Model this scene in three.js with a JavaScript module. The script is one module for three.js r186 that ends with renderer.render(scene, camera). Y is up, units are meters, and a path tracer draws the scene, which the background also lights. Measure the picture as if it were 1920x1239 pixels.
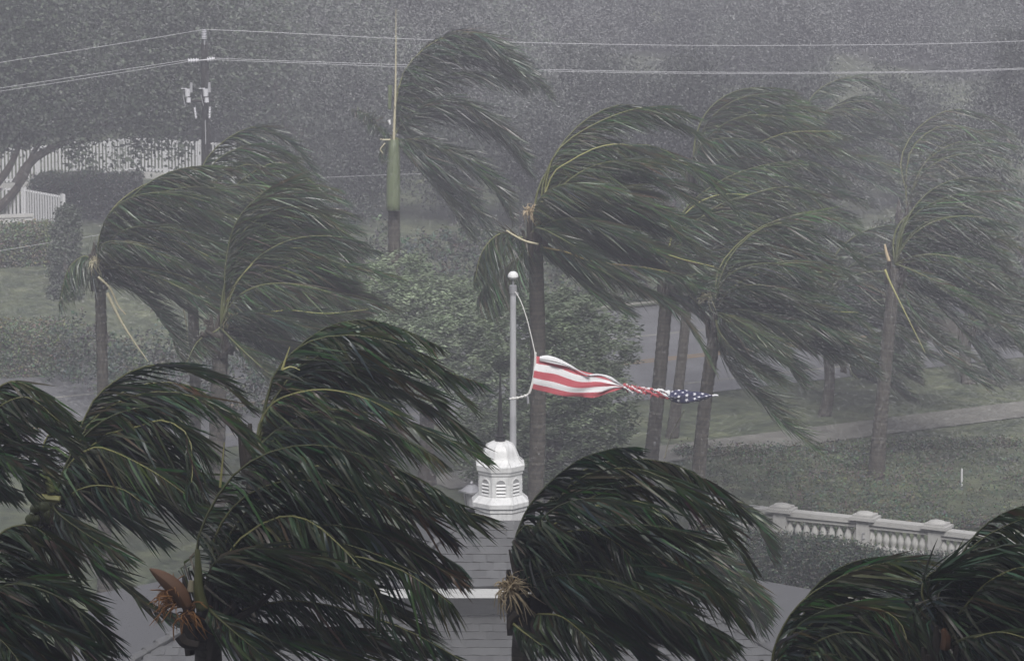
import * as THREE from 'three';
import { mergeGeometries } from 'three/addons/utils/BufferGeometryUtils.js';
import { ImprovedNoise } from 'three/addons/math/ImprovedNoise.js';

// ---------------------------------------------------------------- camera, sky, sun, air, exposure
const scene = new THREE.Scene();
const F = 8500, CX = 960, CY = 619.5;                    // a long lens: focal length and centre in photograph pixels
const camera = new THREE.PerspectiveCamera(2 * Math.atan(CY / F) * 180 / Math.PI, 1920 / 1239, 1, 1200);
const PITCH = 10.33 * Math.PI / 180, EYE = new THREE.Vector3(0, 26, 0);
camera.position.copy(EYE);
camera.rotation.x = -PITCH;
const renderer = new THREE.WebGLRenderer({ antialias: true });
renderer.toneMapping = THREE.LinearToneMapping;
renderer.toneMappingExposure = 5.6;
renderer.shadowMap.enabled = true;
{ // storm overcast: brighter overhead than at the horizon, the same all round
  const W = 64, H = 32, d = new Float32Array(W * H * 4);
  for (let y = 0; y < H; y++) for (let x = 0; x < W; x++) {
    const s = Math.max(0, Math.sin(((y + 0.5) / H - 0.5) * Math.PI)), l = 0.06 * (1 + 2 * s) / 3 * 2;
    d.set([l * 0.95, l * 0.975, l * 1.06, 1], (y * W + x) * 4);
  }
  const t = new THREE.DataTexture(d, W, H, THREE.RGBAFormat, THREE.FloatType);
  t.mapping = THREE.EquirectangularReflectionMapping; t.magFilter = THREE.LinearFilter; t.needsUpdate = true;
  scene.background = t; scene.environment = t;
}
const sun = new THREE.DirectionalLight(new THREE.Color(1, 0.98, 0.95), 1.5);
sun.position.set(16, 110, 0); sun.target.position.set(0, 0, -110);
sun.shadow.radius = 52; sun.castShadow = true; sun.shadow.mapSize.set(2048, 2048);
Object.assign(sun.shadow.camera, { left: -60, right: 60, top: 120, bottom: -120, near: 1, far: 500 });
scene.add(sun, sun.target);
scene.fog = new THREE.FogExp2(new THREE.Color(0.89, 0.885, 1.0), 0.0036);

// ---------------------------------------------------------------- helpers
const V = (x, y, z) => new THREE.Vector3(x, y, z);
function rng(seed) { let a = seed * 2654435761 >>> 0; return () => { a = (a + 0x6d2b79f5) | 0; let t = Math.imul(a ^ (a >>> 15), 1 | a); t = (t + Math.imul(t ^ (t >>> 7), 61 | t)) ^ t; return ((t ^ (t >>> 14)) >>> 0) / 4294967296; }; }
const FW = V(0, -Math.sin(PITCH), -Math.cos(PITCH)), UP = V(0, Math.cos(PITCH), -Math.sin(PITCH));
const at = (px, py, d) => EYE.clone().addScaledVector(FW, d).addScaledVector(UP, -(py - CY) / F * d).add(V((px - CX) / F * d, 0, 0));
const smooth = THREE.MathUtils.smoothstep, lerp = THREE.MathUtils.lerp, clamp = THREE.MathUtils.clamp;
const perlin = new ImprovedNoise();
const height = (x, z) => -1.5 * (1 - smooth(-z, 103, 111)) + 1.2 * smooth(-z, 172, 230) + 0.9 * smooth(-x, 6.5, 12) * smooth(-z, 140, 150) * (1 - smooth(-z, 158, 166));
function onGround(px, py, h = 0) {
  const dir = at(px, py, 1).sub(EYE); let t = (h - EYE.y) / dir.y;
  for (let i = 0; i < 6; i++) { const p = EYE.clone().addScaledVector(dir, t); t = (height(p.x, p.z) + h - EYE.y) / dir.y; }
  return EYE.clone().addScaledVector(dir, t);
}
const names = {};
function numbered(n) { if (!(n in names)) { names[n] = 0; return n; } return n + '_' + String(++names[n]).padStart(3, '0'); }
function thing(name, label, category, pos, group) {
  const g = new THREE.Group(); g.name = numbered(name); g.position.copy(pos); scene.add(g);
  g.userData = { label, category }; if (group) g.userData.group = group; return g;
}
function mesh(name, geo, mat, parent, label) {
  const m = new THREE.Mesh(geo, mat); m.name = name; m.castShadow = m.receiveShadow = true; (parent || scene).add(m);
  if (label) m.userData.label = label; return m;
}
function struct(name, geo, mat, label) { const m = mesh(numbered(name), geo, mat, scene); m.userData = { kind: 'structure', label }; return m; }
// geometry from lists
class GB {
  constructor() { this.p = []; this.c = []; this.i = []; }
  vert(v, c) { this.p.push(v.x, v.y, v.z); if (c) this.c.push(c[0], c[1], c[2]); return this.p.length / 3 - 1; }
  tri(a, b, c) { this.i.push(a, b, c); }
  done() {
    const g = new THREE.BufferGeometry();
    g.setAttribute('position', new THREE.Float32BufferAttribute(this.p, 3));
    if (this.c.length) g.setAttribute('color', new THREE.Float32BufferAttribute(this.c, 3));
    g.setIndex(this.i); g.computeVertexNormals(); return g;
  }
}
// a tube through points with its own radius at each; uv in metres
function tube(pts, radii, sides = 6, cap = true) {
  const p = [], uv = [], idx = [], n = pts.length; let len = 0, ref = V(0, 0, 1);
  for (let i = 0; i < n; i++) {
    const t = pts[Math.min(n - 1, i + 1)].clone().sub(pts[Math.max(0, i - 1)]).normalize();
    if (Math.abs(t.dot(ref)) > 0.95) ref = V(1, 0, 0.2).normalize();
    const a = ref.clone().addScaledVector(t, -ref.dot(t)).normalize(), b = t.clone().cross(a), r = Array.isArray(radii) ? radii[i] : radii;
    ref = a; if (i) len += pts[i].distanceTo(pts[i - 1]);
    for (let k = 0; k <= sides; k++) {
      const q = k / sides * Math.PI * 2, v = pts[i].clone().addScaledVector(a, Math.cos(q) * r).addScaledVector(b, Math.sin(q) * r);
      p.push(v.x, v.y, v.z); uv.push(k / sides * 2 * Math.PI * 0.15, len);
    }
  }
  const s1 = sides + 1;
  for (let i = 0; i < n - 1; i++) for (let k = 0; k < sides; k++) { const a = i * s1 + k; idx.push(a, a + 1, a + s1, a + 1, a + s1 + 1, a + s1); }
  if (cap) for (const e of [0, n - 1]) { const c = p.length / 3; p.push(pts[e].x, pts[e].y, pts[e].z); uv.push(0, 0); for (let k = 0; k < sides; k++) e ? idx.push(e * s1 + k, e * s1 + k + 1, c) : idx.push(k + 1, k, c); }
  const g = new THREE.BufferGeometry();
  g.setAttribute('position', new THREE.Float32BufferAttribute(p, 3)); g.setAttribute('uv', new THREE.Float32BufferAttribute(uv, 2));
  g.setIndex(idx); g.computeVertexNormals(); return g;
}
const curvePts = (pts, n) => new THREE.CatmullRomCurve3(pts, false, 'centripetal').getPoints(n);
function box(w, h, d, x = 0, y = 0, z = 0) { return new THREE.BoxGeometry(w, h, d).translate(x, y, z); }
function merged(list) { return mergeGeometries(list.map((g) => { const q = g.index ? g.toNonIndexed() : g; for (const k of Object.keys(q.attributes)) if (!['position', 'normal', 'uv'].includes(k)) q.deleteAttribute(k); return q; })); }

// ---------------------------------------------------------------- materials
function noiseTex(size, fn, srgb) {
  const d = new Uint8Array(size * size * 4);
  for (let y = 0; y < size; y++) for (let x = 0; x < size; x++) { const c = fn(x / size, y / size); d.set([c[0] * 255, c[1] * 255, c[2] * 255, 255].map((v) => clamp(v, 0, 255)), (y * size + x) * 4); }
  const t = new THREE.DataTexture(d, size, size); t.wrapS = t.wrapT = THREE.RepeatWrapping; t.magFilter = t.minFilter = THREE.LinearFilter; if (srgb) t.colorSpace = THREE.SRGBColorSpace; t.needsUpdate = true; return t;
}
const tn = (u, v, f, s) => { // tiling noise
  const a = u * 2 * Math.PI, b = v * 2 * Math.PI, r = f / 6.2832;
  return perlin.noise(Math.cos(a) * r + s, Math.sin(a) * r + Math.cos(b) * r + 7.1 * s, Math.sin(b) * r + 3.3);
};
const fbm = (u, v, f, s) => tn(u, v, f, s) * 0.55 + tn(u, v, f * 2.3, s + 5) * 0.3 + tn(u, v, f * 5.1, s + 9) * 0.2;
const r0 = rng(99);
const std = (o) => new THREE.MeshStandardMaterial(o);
const lin = (r, g, b) => new THREE.Color().setRGB(r, g, b);
const grassTex = noiseTex(512, (u, v) => { const n = fbm(u, v, 9, 1), m = fbm(u, v, 30, 4), k = 1 + 0.5 * n + 0.45 * m + 0.3 * (r0() - 0.5); return [0.3 * k + 0.03 * n, 0.325 * k, 0.245 * k]; }, true);
grassTex.repeat.set(1 / 7, 1 / 7);
const roadTex = noiseTex(512, (u, v) => { const n = fbm(u, v, 6, 2), k = 1 + 0.2 * n + 0.22 * (r0() - 0.5); return [0.4 * k, 0.4 * k, 0.41 * k]; }, true);
roadTex.repeat.set(1 / 5, 1 / 5);
const concTex = noiseTex(512, (u, v) => { const n = fbm(u, v, 7, 3), k = 1 + 0.25 * n + 0.1 * (r0() - 0.5); return [0.55 * k, 0.54 * k, 0.51 * k]; }, true);
concTex.repeat.set(1 / 4, 1 / 4);
const barkTex = noiseTex(256, (u, v) => { const ring = Math.abs(((v * 9 + 0.25 * tn(u, v, 5, 2)) % 1) - 0.5) < 0.1 ? 0.72 : 1, k = ring * (1 + 0.7 * fbm(u, v, 7, 6) + 0.25 * (r0() - 0.5)); return [0.36 * k, 0.345 * k, 0.32 * k]; }, true);
barkTex.repeat.set(1.2, 1.1);
const plasterTex = noiseTex(256, (u, v) => { const k = 1 + 0.08 * fbm(u, v, 6, 8) + 0.03 * (r0() - 0.5) - 0.14 * Math.max(0, tn(u, v * 0.25, 18, 3)); return [0.9 * k, 0.9 * k, 0.9 * k]; }, true);
const bumpTex = noiseTex(256, (u, v) => { const k = 0.5 + 0.4 * fbm(u, v, 14, 3) + 0.15 * (r0() - 0.5); return [k, k, k]; });
const M = {
  lawn: std({ map: grassTex, roughness: 0.95 }), road: std({ map: roadTex, roughness: 0.4, bumpMap: bumpTex, bumpScale: 0.004 }), path: std({ map: concTex, roughness: 0.4 }), walk: std({ map: concTex, color: lin(0.62, 0.62, 0.62), roughness: 0.7 }),
  white: std({ color: lin(0.98, 0.98, 0.98), map: plasterTex, roughness: 0.45 }), pale: std({ color: lin(0.56, 0.56, 0.57), roughness: 0.7 }), whitePaint: std({ color: lin(0.75, 0.75, 0.75), roughness: 0.6 }),
  wall: std({ color: lin(0.62, 0.61, 0.6), map: plasterTex, roughness: 0.8 }), line: std({ map: concTex, color: lin(0.95, 0.95, 0.95), roughness: 0.7 }), yellow: std({ map: concTex, color: lin(1, 0.66, 0.32), roughness: 0.7 }),
  leaf: std({ vertexColors: true, roughness: 0.36, side: THREE.DoubleSide }), treeLeaf: std({ vertexColors: true, roughness: 0.6, side: THREE.DoubleSide }),
  rib: std({ vertexColors: true, roughness: 0.5 }), bark: std({ map: barkTex, color: lin(0.66, 0.64, 0.62), roughness: 0.8, bumpMap: barkTex, bumpScale: 0.02 }),
  wood: std({ map: barkTex, color: lin(0.45, 0.4, 0.38), roughness: 0.95 }), royal: std({ color: lin(0.14, 0.17, 0.09), map: plasterTex, roughness: 0.4 }),
  dark: std({ color: lin(0.035, 0.034, 0.035), roughness: 0.5 }), poleWood: std({ map: barkTex, color: lin(0.1, 0.09, 0.08), roughness: 0.95 }),
  alu: std({ color: lin(0.6, 0.6, 0.62), roughness: 0.4, metalness: 0.3 }), porcelain: std({ color: lin(0.55, 0.55, 0.58), roughness: 0.25 }), steel: std({ color: lin(0.4, 0.4, 0.42), roughness: 0.5, metalness: 0.4 }),
  wire: std({ color: lin(0.45, 0.45, 0.47), roughness: 0.4 }), rope: std({ color: lin(0.7, 0.69, 0.66), roughness: 0.9 }), stone: std({ color: lin(0.56, 0.55, 0.53), map: plasterTex, roughness: 0.85 }),
  straw: std({ color: lin(0.5, 0.4, 0.26), roughness: 0.85 }), orange: std({ color: lin(0.38, 0.18, 0.06), roughness: 0.8 }), spathe: std({ color: lin(0.2, 0.1, 0.05), roughness: 0.6, side: THREE.DoubleSide }),
  stalk: std({ color: lin(0.42, 0.4, 0.16), roughness: 0.5 }), stalkPale: std({ color: lin(0.45, 0.41, 0.28), roughness: 0.6 }), coconut: std({ color: lin(0.13, 0.15, 0.05), roughness: 0.4 }), husk: std({ color: lin(0.06, 0.05, 0.04), roughness: 0.95 }),
};

// ---------------------------------------------------------------- ground, road, paths
{
  const g = new THREE.BufferGeometry(), p = [], uv = [], idx = [], NX = 60, NZ = 150;
  for (let j = 0; j <= NZ; j++) for (let i = 0; i <= NX; i++) { const x = -150 + 300 * i / NX, z = 30 - 620 * Math.pow(j / NZ, 1.2); p.push(x, height(x, z), z); uv.push(x, z); }
  for (let j = 0; j < NZ; j++) for (let i = 0; i < NX; i++) { const a = j * (NX + 1) + i; idx.push(a, a + 1, a + NX + 1, a + 1, a + NX + 2, a + NX + 1); }
  g.setAttribute('position', new THREE.Float32BufferAttribute(p, 3)); g.setAttribute('uv', new THREE.Float32BufferAttribute(uv, 2)); g.setIndex(idx); g.computeVertexNormals();
  struct('lawn', g, M.lawn, 'wet green lawn spreading under the palms');
}
// a strip over the ground along a line of points, with its own width, laid above the lawn
function strip(a, b, w, lift, n = 40, bendy = 0) {
  const p = [], uv = [], idx = [], side = V(-(b.z - a.z), 0, b.x - a.x).normalize();
  for (let i = 0; i <= n; i++) for (let k = 0; k <= 4; k++) {
    const c = a.clone().lerp(b, i / n).addScaledVector(side, (k / 4 - 0.5) * w + bendy * Math.sin(i / n * Math.PI));
    p.push(c.x, height(c.x, c.z) + lift, c.z); uv.push(c.x, c.z);
  }
  for (let i = 0; i < n; i++) for (let k = 0; k < 4; k++) { const q = i * 5 + k; idx.push(q, q + 5, q + 1, q + 1, q + 5, q + 6); }
  const g = new THREE.BufferGeometry();
  g.setAttribute('position', new THREE.Float32BufferAttribute(p, 3)); g.setAttribute('uv', new THREE.Float32BufferAttribute(uv, 2)); g.setIndex(idx); g.computeVertexNormals();
  if (g.attributes.normal.getY(0) < 0) { g.setIndex(idx.reverse()); g.computeVertexNormals(); }
  return g;
}
const extend = (a, b, m) => { const d = b.clone().sub(a).normalize(); return [a.clone().addScaledVector(d, -m), b.clone().addScaledVector(d, m)]; };
{
  const [a, b] = extend(onGround(1130, 738), onGround(1920, 650), 30);       // the near edge line of the road
  const side = V(-(b.z - a.z), 0, b.x - a.x).normalize(); if (side.z > 0) side.negate();
  const off = (m) => [a.clone().addScaledVector(side, m), b.clone().addScaledVector(side, m)];
  struct('road', strip(...off(5.2), 13.4, 0.02), M.road, 'wet asphalt road running behind the palms');
  for (const m of [0, 7.4]) struct('edge_line', strip(...off(m), 0.16, 0.026), M.line, 'white painted edge line on the road');
  for (const m of [3.55, 3.85]) struct('centre_line', strip(...off(m), 0.14, 0.026), M.yellow, 'yellow centre line painted on the road');
  struct('kerb', merged([strip(...off(12.05), 0.3, 0.14), strip(...off(11.9), 0.02, 0.08)]), M.path, 'pale kerb along the far edge of the road');
  const [c, d] = extend(onGround(1280, 848), onGround(1920, 768), 8);
  struct('pavement', strip(c, d, 1.9, 0.03), M.walk, 'pale concrete footpath crossing the lawn');
  const [e, f] = [onGround(1455, 1080), onGround(1760, 1095)];
  struct('driveway', strip(V(e.x - 14, 0, -104), V(e.x + 12, 0, -104.5), 8.5, 0.03), M.path, 'wet grey driveway below the stone balustrade');
  struct('courtyard', strip(V(-16, 0, -96), V(-3.6, 0, -96), 9, 0.03), M.path, 'wet grey paved yard at lower left');
}

// the hotel tower from whose balcony the picture is taken: it shades the garden in front of it
{
  const t = thing('hotel_tower', 'pale hotel tower with balconies from which the view is taken', 'building', V(0, -1.5, 14));
  mesh('tower_wall', box(130, 92, 20, 0, 46, 0), M.wall, t); const slab = box(130, 0.25, 2.2, 0, 0, -11.1), slabs = [], panes = [];
  for (let k = 1; k < 29; k++) { slabs.push(slab.clone().translate(0, k * 3.15 - (k === 9 ? 0.4 : 0), 0)); for (let x = -62; x < 64; x += 5) panes.push(box(2.6, 2.1, 0.06, x, k * 3.15 + 1.2, -10.02)); }
  mesh('balcony_slab', merged(slabs), M.wall, t); mesh('window_pane', merged(panes), std({ color: lin(0.03, 0.035, 0.04), roughness: 0.1 }), t);
}
// ---------------------------------------------------------------- palms
const WIND = V(1, -0.04, 0.05).normalize(), DOWN = V(0, -1, 0);
const mixc = (a, b, t) => [lerp(a[0], b[0], t), lerp(a[1], b[1], t), lerp(a[2], b[2], t)];
const GREEN = [0.034, 0.056, 0.033], OLIVE = [0.08, 0.103, 0.046], DRY = [0.17, 0.1, 0.06], RIB = [0.2, 0.21, 0.075];
function frond(parent, pts, o) {
  const R = o.R, curve = new THREE.CatmullRomCurve3(pts, false, 'centripetal'), L = curve.getLength(), leaf = new GB();
  const tone = mixc(GREEN, OLIVE, o.olive ?? R() * 0.7), bright = (0.65 + 0.6 * R()) * (o.tone ?? 1), LL = (o.leafLen ?? 0.2 * L) * (0.9 + 0.2 * R()), n = o.n, w0 = o.width * (0.9 + 0.25 * R());
  const start = o.start ?? 0.1, vy = o.vary ?? 0.35, gust = (o.gust ?? 0.9) * (1 + vy * (R() - 0.5)), sag = (o.sag ?? 0.5) * (1 + 1.5 * vy * (R() - 0.4)), tears = [R(), R(), R()].map((t) => [t, 0.02 + 0.03 * R()]), lift = R() * 0.3, zsp = o.spread ?? 0.5, fseed = R() * 50;
  for (let i = 0; i < n; i++) {
    const u = start + (1 - start) * (i + R() * 0.6) / n, p = curve.getPoint(Math.min(u, 1)), T = curve.getTangent(Math.min(u, 1));
    let S = T.clone().cross(V(0, 1, 0)); if (S.lengthSq() < 0.02) S = V(0, 0, 1); S.normalize(); if (o.plume) S.applyAxisAngle(T, R() * 3.14);
    const q = (u - start) / (1 - start), prof = Math.pow(Math.sin(Math.PI * (0.1 + 0.84 * q)), 0.7);
    const ragged = (o.ragged ?? 0.1) > R();
    for (const s of [-1, 1]) {
      const clump = perlin.noise(q * 8 + s * 3.3, fseed, 0.5) * 1.3;
      if (R() < (o.skip ?? 0.05) || (vy > 0.5 && s > 0 && tears.some(([t, w]) => Math.abs(q - t) < w))) continue;
      let len = LL * prof * (0.72 + 0.46 * R()); if (ragged && R() < 0.6) len *= 0.5 + 0.4 * R();
      const d0 = T.clone().multiplyScalar(0.55).addScaledVector(S, s * 0.8).add(V(0, 0.25 * lift, 0)).normalize();
      const blow = WIND.clone().multiplyScalar(gust).addScaledVector(DOWN, sag * (0.6 + 0.8 * R())).addScaledVector(T, 0.45).addScaledVector(S, s * 0.25 * zsp + clump * 0.5).addScaledVector(T, 0.4 * clump).add(V(0, 0.45 * clump, 0)).add(V((R() - 0.5) * 0.35, (R() - 0.5) * (o.loose ?? 0.5), (R() - 0.5) * 0.6)).normalize();
      const col = mixc(tone, mixc(tone, [0.1, 0.122, 0.075], 1), R() * 0.5).map((c) => c * bright * (0.7 + 0.5 * R() + 1.0 * Math.pow(R(), 6)));
      const dry = o.dry ? smooth(q + (R() - 0.5) * 0.5, 1 - o.dry, 1.02 - o.dry * 0.5) : 0, cc = mixc(col, DRY, dry), tip = mixc(cc, DRY, R() < 0.12 ? 0.3 : 0);
      const roll = R() * Math.PI, seg = 4, c = p.clone(); let d = d0.clone(), prev = null;
      for (let k = 0; k <= seg; k++) {
        const f = k / seg; d = d0.clone().lerp(blow, smooth(f, 0, 0.55) * (0.55 + 0.45 * f) + 0.25 * (1 - f)).normalize();
        if (k) c.addScaledVector(d, len / seg);
        if (k === seg) { const t = leaf.vert(c, tip); leaf.tri(prev[0], prev[1], t); break; }
        const side = d.clone().cross(S.clone().multiplyScalar(Math.cos(roll)).add(T.clone().multiplyScalar(Math.sin(roll)))); if (side.lengthSq() < 0.01) side.set(0, 0.5, 0.5); side.normalize();
        const w = w0 * [0.55, 1, 0.85, 0.55][k] * (0.5 + 0.5 * prof) * 0.5, a = leaf.vert(c.clone().addScaledVector(side, w), cc), b = leaf.vert(c.clone().addScaledVector(side, -w), cc);
        if (prev) { leaf.tri(prev[0], prev[1], a); leaf.tri(prev[1], b, a); }
        prev = [a, b];
      }
    }
  }
  const m = mesh('frond', leaf.done(), M.leaf, parent, o.label);
  const N = 16, rp = curve.getPoints(N), rr = rp.map((_, i) => lerp(o.rib, o.rib * 0.15, Math.pow(i / N, 0.8))), rg = tube(rp, rr, 5), cnt = rg.attributes.position.count, rc = new Float32Array(cnt * 3);
  const y = o.yellow ?? R() * 0.5, rcol = mixc([0.07, 0.085, 0.035], o.ribColor ?? [0.36, 0.35, 0.13], y); for (let i = 0; i < cnt; i++) rc.set(rcol, i * 3);
  rg.setAttribute('color', new THREE.BufferAttribute(rc, 3));
  mesh('midrib', rg, M.rib, m);
  return m;
}
// a frond that starts in one direction and is bent over by wind and weight
function blown(heart, az, el, L, wind, R) {
  const d = V(Math.cos(el) * Math.cos(az), Math.sin(el), Math.cos(el) * Math.sin(az)), p = heart.clone(), out = [p.clone()], N = 9, z = (R() - 0.5) * 0.06;
  for (let i = 0; i < N; i++) { const u = i / N; p.addScaledVector(d, L / N); out.push(p.clone()); d.addScaledVector(WIND, wind * (0.1 + 0.25 * u)).add(V(0, -0.07 - 0.16 * u, z)).normalize(); }
  return out;
}
function trunk(parent, a, b, r, bulge = 1.35, mat = M.bark, name = 'trunk', bend = 0) {
  const N = 60, pts = [], rad = [];
  for (let i = 0; i <= N; i++) { const u = i / N, p = a.clone().lerp(b, u); p.x += bend * Math.sin(u * Math.PI); pts.push(p); rad.push(r * (1 + (bulge - 1) * Math.pow(1 - u, 6)) * (1 + 0.035 * ((i % 2) - 0.5) * 2) * (1.08 - 0.16 * u)); }
  return mesh(name, tube(pts, rad, 12), mat, parent);
}
// parses "x,y x,y ..." into pixel pairs
const px = (s) => s.trim().split(/\s+/).map((q) => q.split(',').map(Number));
function palm(o) {
  const R = rng(o.seed), d = o.d, ppm = F / d, heart = at(o.heart[0], o.heart[1], d), bp = at(o.base[0], o.base[1], d), base = V(bp.x, height(bp.x, heart.z), heart.z);
  const g = thing(o.name ?? 'coconut_palm', o.label, 'palm tree', base, o.group), loc = (x, y, dz = 0) => at(x, y, d - dz).sub(base), H = heart.clone().sub(base);
  const far = d > 100, n = Math.round((o.n ?? 110) * (o.nMul ?? 1.3)), width = o.leafWidth ?? (far ? 0.027 : 0.037), rib = o.rib ?? 0.026;
  trunk(g, V(0, -0.2, 0), H.clone().add(V(0, -0.1, 0)), (o.r ?? 0.16) * 0.9, 1.4, o.trunkMat ?? M.bark, 'trunk', o.bend ?? (R() - 0.5) * 0.5);
  if (!o.noHusk) { // leaf bases round the heart
    const gb = []; for (let k = 0; k < 16; k++) { const a = R() * 6.28, y = -0.55 * R(), r = (o.r ?? 0.16) * 1.05, s = V(Math.cos(a) * r, y - 0.1, Math.sin(a) * r), e = V(Math.cos(a) * (r + 0.13 * R() + 0.05) + 0.06, y + 0.28 + 0.25 * R(), Math.sin(a) * (r + 0.15)); gb.push(tube([s.add(H), s.clone().lerp(e.add(H), 0.5), e], [0.07, 0.055, 0.03], 5)); }
    mesh('leaf_base', merged(gb), M.husk, g);
  }
  for (const f of o.fronds) {
    const q = px(f.p), dz = f.dz ?? (R() - 0.5) * 1.8;
    const pts = q.map(([x, y], i) => loc(x, y, dz * Math.pow(i / (q.length - 1), 0.8)));
    if (f.attach !== false) pts.unshift(H.clone().add(V(0, 0.02, 0)));
    frond(g, pts, { R, n, width, rib, leafLen: o.leafLen, gust: o.gust, sag: o.sag, loose: o.loose, skip: o.skip, ragged: o.ragged, vary: o.vary, plume: o.plume, tone: o.tone, ...f });
  }
  for (let k = 0; k < (o.fill ?? 8); k++) {
    const az = (R() - 0.5) * 3.4, el = lerp(far ? -0.3 : -0.1, 1.3, (k + R()) / (o.fill ?? 8)), L = (o.fillLen ?? 4) * (0.75 + 0.3 * R());
    frond(g, blown(H, az, el, L, (o.wind ?? 1) * (Math.cos(az) < 0 ? 1.5 : 1), R), { R, n, width, rib, leafLen: o.leafLen, gust: o.gust, sag: o.sag, loose: o.loose, skip: o.skip, ragged: o.ragged, vary: o.vary, tone: o.tone, yellow: R() * 0.3 });
  }
  return { g, loc, R, H, ppm };
}
// a fan of bare dry flower stalks
function flowers(p, x, y, r, n, mat, dir, name = 'flower_cluster', label) {
  const c = p.loc(x, y, 0.35), gs = [], R = p.R;
  for (let i = 0; i < n; i++) {
    const d = V(dir[0] + (R() - 0.5) * 1.7, dir[1] + (R() - 0.5) * 1.7, (R() - 0.3) * 1.2).normalize(), l = r * (0.6 + 0.5 * R()), m = c.clone().addScaledVector(d, l * 0.5).add(V((R() - 0.5) * 0.2 * l, 0.12 * l * R(), (R() - 0.5) * 0.2 * l)), e = c.clone().addScaledVector(d, l * (0.7 + 0.3 * R())).add(V(0.35 * l * R(), -0.35 * l * R(), 0)), w = 0.5 + 0.7 * R();
    gs.push(tube(curvePts([c.clone().add(V((R() - 0.5) * 0.12, (R() - 0.5) * 0.12, 0)), m, e], 5), [0.013, 0.012, 0.011, 0.009, 0.007, 0.004].map((q) => q * w), 4));
  }
  return mesh(name, merged(gs), mat, p.g, label);
}
function stalk(p, pts, r0, r1, mat, name, label, dz = 0.4) { const q = curvePts(px(pts).map(([x, y]) => p.loc(x, y, dz)), 14); return mesh(name, tube(q, q.map((_, i) => lerp(r0, r1, i / 14)), 7), mat, p.g, label); }

const near = { nMul: 0.88, skip: 0.1, ragged: 0.28, vary: 0.75, gust: 0.75, sag: 0.75, wind: 0.9, group: undefined };
const P1 = palm({ ...near, seed: 1, d: 54, heart: [388, 1135], base: [396, 1400], r: 0.2, fillLen: 2.6, fill: 5, leafLen: 0.95, n: 120, label: 'nearest coconut palm at lower left with orange flower fan', fronds: [
  { p: '372,1085 369,1022 393,955 441,887 502,849 576,834 640,842 760,885 860,945', dz: 0.7, sag: 1.0, gust: 0.7, leafLen: 1.2, n: 130, start: 0.06, olive: 0.15 },
  { p: '400,1100 440,1020 520,970 576,975 640,1026 690,1085 720,1150', dz: 1.2, yellow: 0.9, olive: 0.5, sag: 1, gust: 0.4 },
  { p: '400,1110 470,1020 560,930 680,910 780,960 840,1005', dz: -0.3, dry: 0.2, label: 'frond with dried brown tips' },
  { p: '395,1100 420,1020 520,900 660,870 780,920 850,955 905,968', dz: 0.1 },
  { p: '410,1120 520,1060 640,1040 745,1066 800,1098 840,1128', dz: 1.0, sag: 0.9, gust: 0.5, yellow: 0.6 },
  { p: '420,1150 488,1134 549,1126 640,1140 760,1180 870,1240', dz: 0.9, yellow: 0.9, sag: 0.8 },
  { p: '415,1180 480,1185 560,1195 640,1225 740,1290', dz: 0.6 },
  { p: '415,1160 500,1170 600,1180 720,1200 850,1230', dz: 0.2 },
  { p: '400,1100 450,1000 540,950 640,970 730,1010 790,1050 835,1066', dz: -0.8, dry: 0.22, label: 'frond with dried orange tips' },
  { p: '400,1110 450,1050 560,1010 680,1030 790,1080', dz: 0.5 },
  { p: '395,1090 405,1000 460,930 550,900 660,920 780,990', dz: 0.4, sag: 1.1 },
  { p: '405,1120 480,1070 600,1080 720,1130 800,1200', dz: -0.4 },
  { p: '400,1100 470,1030 580,985 700,1000 790,1045 855,1085', dz: 0.2, dry: 0.15 },
  { p: '400,1100 480,1000 600,960 720,980 810,1030 860,1060', dz: -0.9 },
] });
{
  stalk(P1, '380,1145 372,1110 371,1075 369,1030', 0.085, 0.03, std({ color: lin(0.13, 0.14, 0.05), roughness: 0.5 }), 'leaf_stalk', 'thick green upright leaf stalk');
  stalk(P1, '412,914 416,870 420,829', 0.016, 0.006, M.stalk, 'spear_leaf', 'thin yellow unopened leaf standing up', 0.8);
  stalk(P1, '356,1110 357,1098 358,1088', 0.045, 0.03, M.stalkPale, 'broken_stalk', 'pale broken stalk end');
  // the spathe: a long curved brown boat
  const pts = curvePts(px('352,1140 335,1110 308,1085 280,1066').map(([x, y]) => P1.loc(x, y, 0.45)), 14);
  mesh('flower_sheath', tube(pts, pts.map((_, i) => 0.1 * Math.pow(Math.sin(Math.PI * (0.14 + 0.85 * i / 14)), 0.8) + 0.004), 9), M.spathe, P1.g, 'brown curved flower sheath');
  flowers(P1, 345, 1128, 0.54, 80, M.orange, [-1.15, 0.35], 'flower_cluster', 'fan of orange flower stalks');
  flowers(P1, 352, 1148, 0.4, 26, M.orange, [0.1, -0.3], 'flower_cluster', 'red-brown hanging flower stalks');
  stalk(P1, '335,1192 345,1205 372,1212', 0.07, 0.06, M.husk, 'old_leaf_stub');
  stalk(P1, '395,1180 420,1155 446,1120 466,1085', 0.06, 0.03, M.husk, 'leaf_stalk');
  stalk(P1, '400,1190 440,1163 490,1130 520,1095', 0.055, 0.025, M.husk, 'leaf_stalk');
}
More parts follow.
